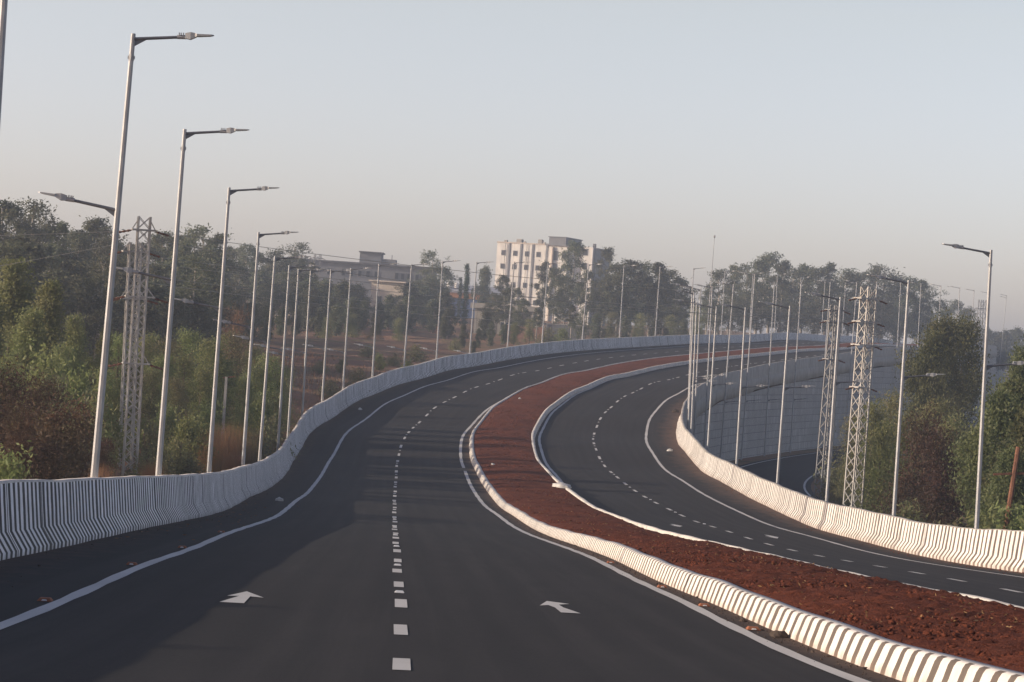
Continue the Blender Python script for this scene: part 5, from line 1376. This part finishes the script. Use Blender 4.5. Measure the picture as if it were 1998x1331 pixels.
        plant(k, px, py, Y, 'eucalyptus_tree', 'pale-trunked eucalyptus by the white block', 'tree', 'eucalyptus round the white block', wf)
    for i, (px, py) in enumerate([(1212, 512), (1236, 505), (1260, 512), (1284, 514), (1308, 524), (1328, 540), (1225, 555), (1272, 560), (1310, 570), (1200, 535), (1248, 530), (1296, 538), (1322, 556)]):
        plant(E[i % 4] if py < 545 else 'euc_c', px, py, 400 + 10 * (i % 3), 'eucalyptus_tree', 'roadside eucalyptus past white block', 'tree', 'eucalyptus behind the outer barrier', 1.8)
    for i, (px, py) in enumerate([(1165, 612), (1195, 608), (1222, 618), (1250, 612), (1280, 622), (1310, 615), (1335, 622), (1362, 600), (1180, 640), (1240, 640), (1300, 640)]):
        plant(['dark_a', 'acacia_a'][i % 2], px, py, 360 + 6 * (i % 3), 'bushy_tree', 'low bushy tree behind outer barrier', 'tree', 'bushy trees behind the outer barrier', 1.1)
    # right-hand wood beyond the curve
    for i, (px, py) in enumerate([(1385, 560), (1408, 523), (1436, 520), (1462, 516), (1484, 504), (1508, 490), (1528, 510), (1550, 524), (1572, 514), (1596, 520), (1618, 515), (1640, 524), (1662, 530), (1684, 528), (1706, 528), (1730, 518), (1752, 536), (1776, 538), (1798, 548), (1816, 556)]):
        plant(E[(i * 3 + 1) % 4], px, py, 450 + 14 * (i % 3) + (px - 1380) * .15, 'eucalyptus_tree', 'tall eucalyptus beyond the curve', 'tree', 'eucalyptus wood beyond the curve', 1.5, z0=2.0)
    for i, (px, py) in enumerate([(1395, 585), (1425, 570), (1455, 575), (1490, 562), (1525, 568), (1560, 572), (1600, 570), (1640, 575), (1680, 580), (1720, 575), (1760, 585), (1800, 592)]):
        plant('euc_c', px, py, 425 + 8 * (i % 3) + (px - 1380) * .15, 'eucalyptus_tree', 'lower front-row eucalyptus beyond the curve', 'tree', 'eucalyptus wood beyond the curve', 1.5, z0=2.0)
    for i, (px, py, k) in enumerate([(1850, 600, 'euc_c'), (1866, 584, 'euc_a'), (1884, 600, 'euc_b'), (1905, 625, 'thin'), (1925, 640, 'dark_a'), (1945, 648, 'dark_a'), (1962, 645, 'dark_a'), (1985, 640, 'dark_a'), (2010, 642, 'dark_a'), (1900, 650, 'dark_a'), (1893, 595, 'thin')]):
        plant(k, px, py, 640 + 15 * (i % 3), 'distant_tree', 'small distant tree', 'tree', 'distant trees at the far right', 1.3, z0=1.0)
    # in front of the retaining wall
    plant('lush_a', 1842, 618, 172, 'broad_tree', 'big sunlit tree before the retaining wall', 'tree', None, .80)
    plant('lush_a', 1885, 622, 178, 'broad_tree', 'right companion of the big wall-side tree', 'tree', None, .72)
    plant('lush_b', 1822, 655, 168, 'broad_tree', 'lower tree left of the big wall-side tree', 'tree', None, .62)
    plant('lush_b', 1992, 685, 132, 'broad_tree', 'green tree cut by the right edge', 'tree', None, .5)
    for i, (px, py, Y, k, wf) in enumerate([(1706, 778, 132, 'acacia_b', .75), (1745, 765, 138, 'acacia_a', .75), (1675, 800, 140, 'acacia_a', .7), (1765, 800, 128, 'acacia_b', .7), (1725, 820, 122, 'acacia_b', .7)]):
        plant(k, px, py, Y, 'thorn_tree', 'half-shaded green thorn bush', 'bush', 'thorn bushes below the right barrier', wf)
    for i, (px, py, Y, k, wf) in enumerate([(1828, 778, 120, 'acacia_a', .75), (1805, 815, 112, 'red_a', .8), (1860, 812, 116, 'acacia_a', .75), (1840, 850, 106, 'red_a', .8)]):
        plant(k, px, py, Y, 'dry_bush', 'reddish dry bush behind right barrier', 'bush', 'dry bushes below the right barrier', wf)
    for i, (px, py, Y, k, wf) in enumerate([(1955, 772, 100, 'lush_b', .85), (1990, 745, 104, 'lush_b', .9), (1935, 800, 108, 'lush_b', .7), (2020, 800, 92, 'lush_b', .9), (1975, 880, 90, 'lush_b', .8)]):
        plant(k, px, py, Y, 'leafy_tree', 'dense glossy green tree', 'tree', 'leafy trees at the right edge', wf)
    for i, (px, py, Y, k, wf) in enumerate([(1930, 1005, 84, 'shrub_a', .9), (1994, 985, 82, 'shrub_a', .9), (1855, 1000, 90, 'shrub_b', 1.0), (1665, 850, 150, 'shrub_b', 1.0), (1770, 962, 104, 'shrub_b', 1.0)]):
        plant(k, px, py, Y, 'shrub', 'dark shrub below the right barrier', 'shrub', 'shrubs below the right barrier', wf)

# ------------------------------------------------------------------ sky, sun, haze, camera
SUN_EL, SUN_AZ = math.radians(15.6), math.atan2(-.985, -.17)   # azimuth measured from +Y toward +X
def build_light():
    w = bpy.data.worlds.new('World'); SC.world = w; w.use_nodes = True
    nt = w.node_tree; bg = nt.nodes['Background']
    sky = nt.nodes.new('ShaderNodeTexSky'); sky.sky_type = 'NISHITA'; sky.sun_disc = False
    sky.sun_elevation = SUN_EL; sky.sun_rotation = SUN_AZ
    sky.altitude = 600; sky.air_density = 1.0; sky.dust_density = 2.2; sky.ozone_density = 1.5
    # a dusty morning: the lowest 30 degrees of sky are paler and warmer than clear air gives
    tc = nt.nodes.new('ShaderNodeTexCoord'); sx = nt.nodes.new('ShaderNodeSeparateXYZ'); L(nt, tc.outputs['Generated'], sx.inputs[0])
    f = maprange(nt, sx.outputs[2], .16, .62, 1, 0)
    low = mixc(nt, maprange(nt, sx.outputs[2], .02, .14, 0, 1), (1.95, 1.73, 2.15), (2.53, 1.90, 1.68))
    tint = mixc(nt, f, (.66, .65, .84), low)
    L(nt, mixc(nt, 1.0, sky.outputs[0], tint, 'MULTIPLY'), bg.inputs['Color']); bg.inputs['Strength'].default_value = .115
    d = Vector((math.sin(SUN_AZ) * math.cos(SUN_EL), math.cos(SUN_AZ) * math.cos(SUN_EL), math.sin(SUN_EL)))
    l = bpy.data.lights.new('sun', 'SUN'); l.energy = 5.0; l.angle = math.radians(.5); l.color = (1., .86, .68)
    o = bpy.data.objects.new('sun', l); COL.objects.link(o)
    o.rotation_euler = d.to_track_quat('Z', 'Y').to_euler()
def build_haze():
    mb = MB(); mb.box((-1500, -330, -14), (1500, 1750, 28))
    m = bpy.data.materials.new('haze_air'); m.use_nodes = True; nt = m.node_tree
    nt.nodes.remove(nt.nodes['Principled BSDF'])
    v = nt.nodes.new('ShaderNodeVolumePrincipled'); v.inputs['Color'].default_value = (.72, .83, 1.0, 1); v.inputs['Density'].default_value = .0006
    v.inputs['Anisotropy'].default_value = .25
    nt.links.new(v.outputs[0], nt.nodes['Material Output'].inputs['Volume'])
    o = obj('haze', mb.mesh('haze', m)); struct(o, 'stuff')
def build_camera():
    c = bpy.data.cameras.new('camera'); c.sensor_width = 36; c.lens = FPX / 1998 * 36; c.clip_end = 9000; c.clip_start = .2
    o = bpy.data.objects.new('camera', c); COL.objects.link(o)
    R = Matrix(((CR, -SR, 0), (0, 0, -1), (SR, CR, 0)))
    o.matrix_world = R.to_4x4()
    SC.camera = o
    vs = SC.view_settings; vs.view_transform = 'Standard'; vs.look = 'None'; vs.exposure = 0; vs.gamma = 1
    SC.cycles.volume_bounces = 0; SC.cycles.max_bounces = 6; SC.cycles.transparent_max_bounces = 6

build_ground(); build_road(); build_median(); make_protos(); build_lamps(); build_pylons(); build_buildings(); build_small(); build_grass()
plan_plants(); place_plants(); build_light(); build_haze(); build_camera()
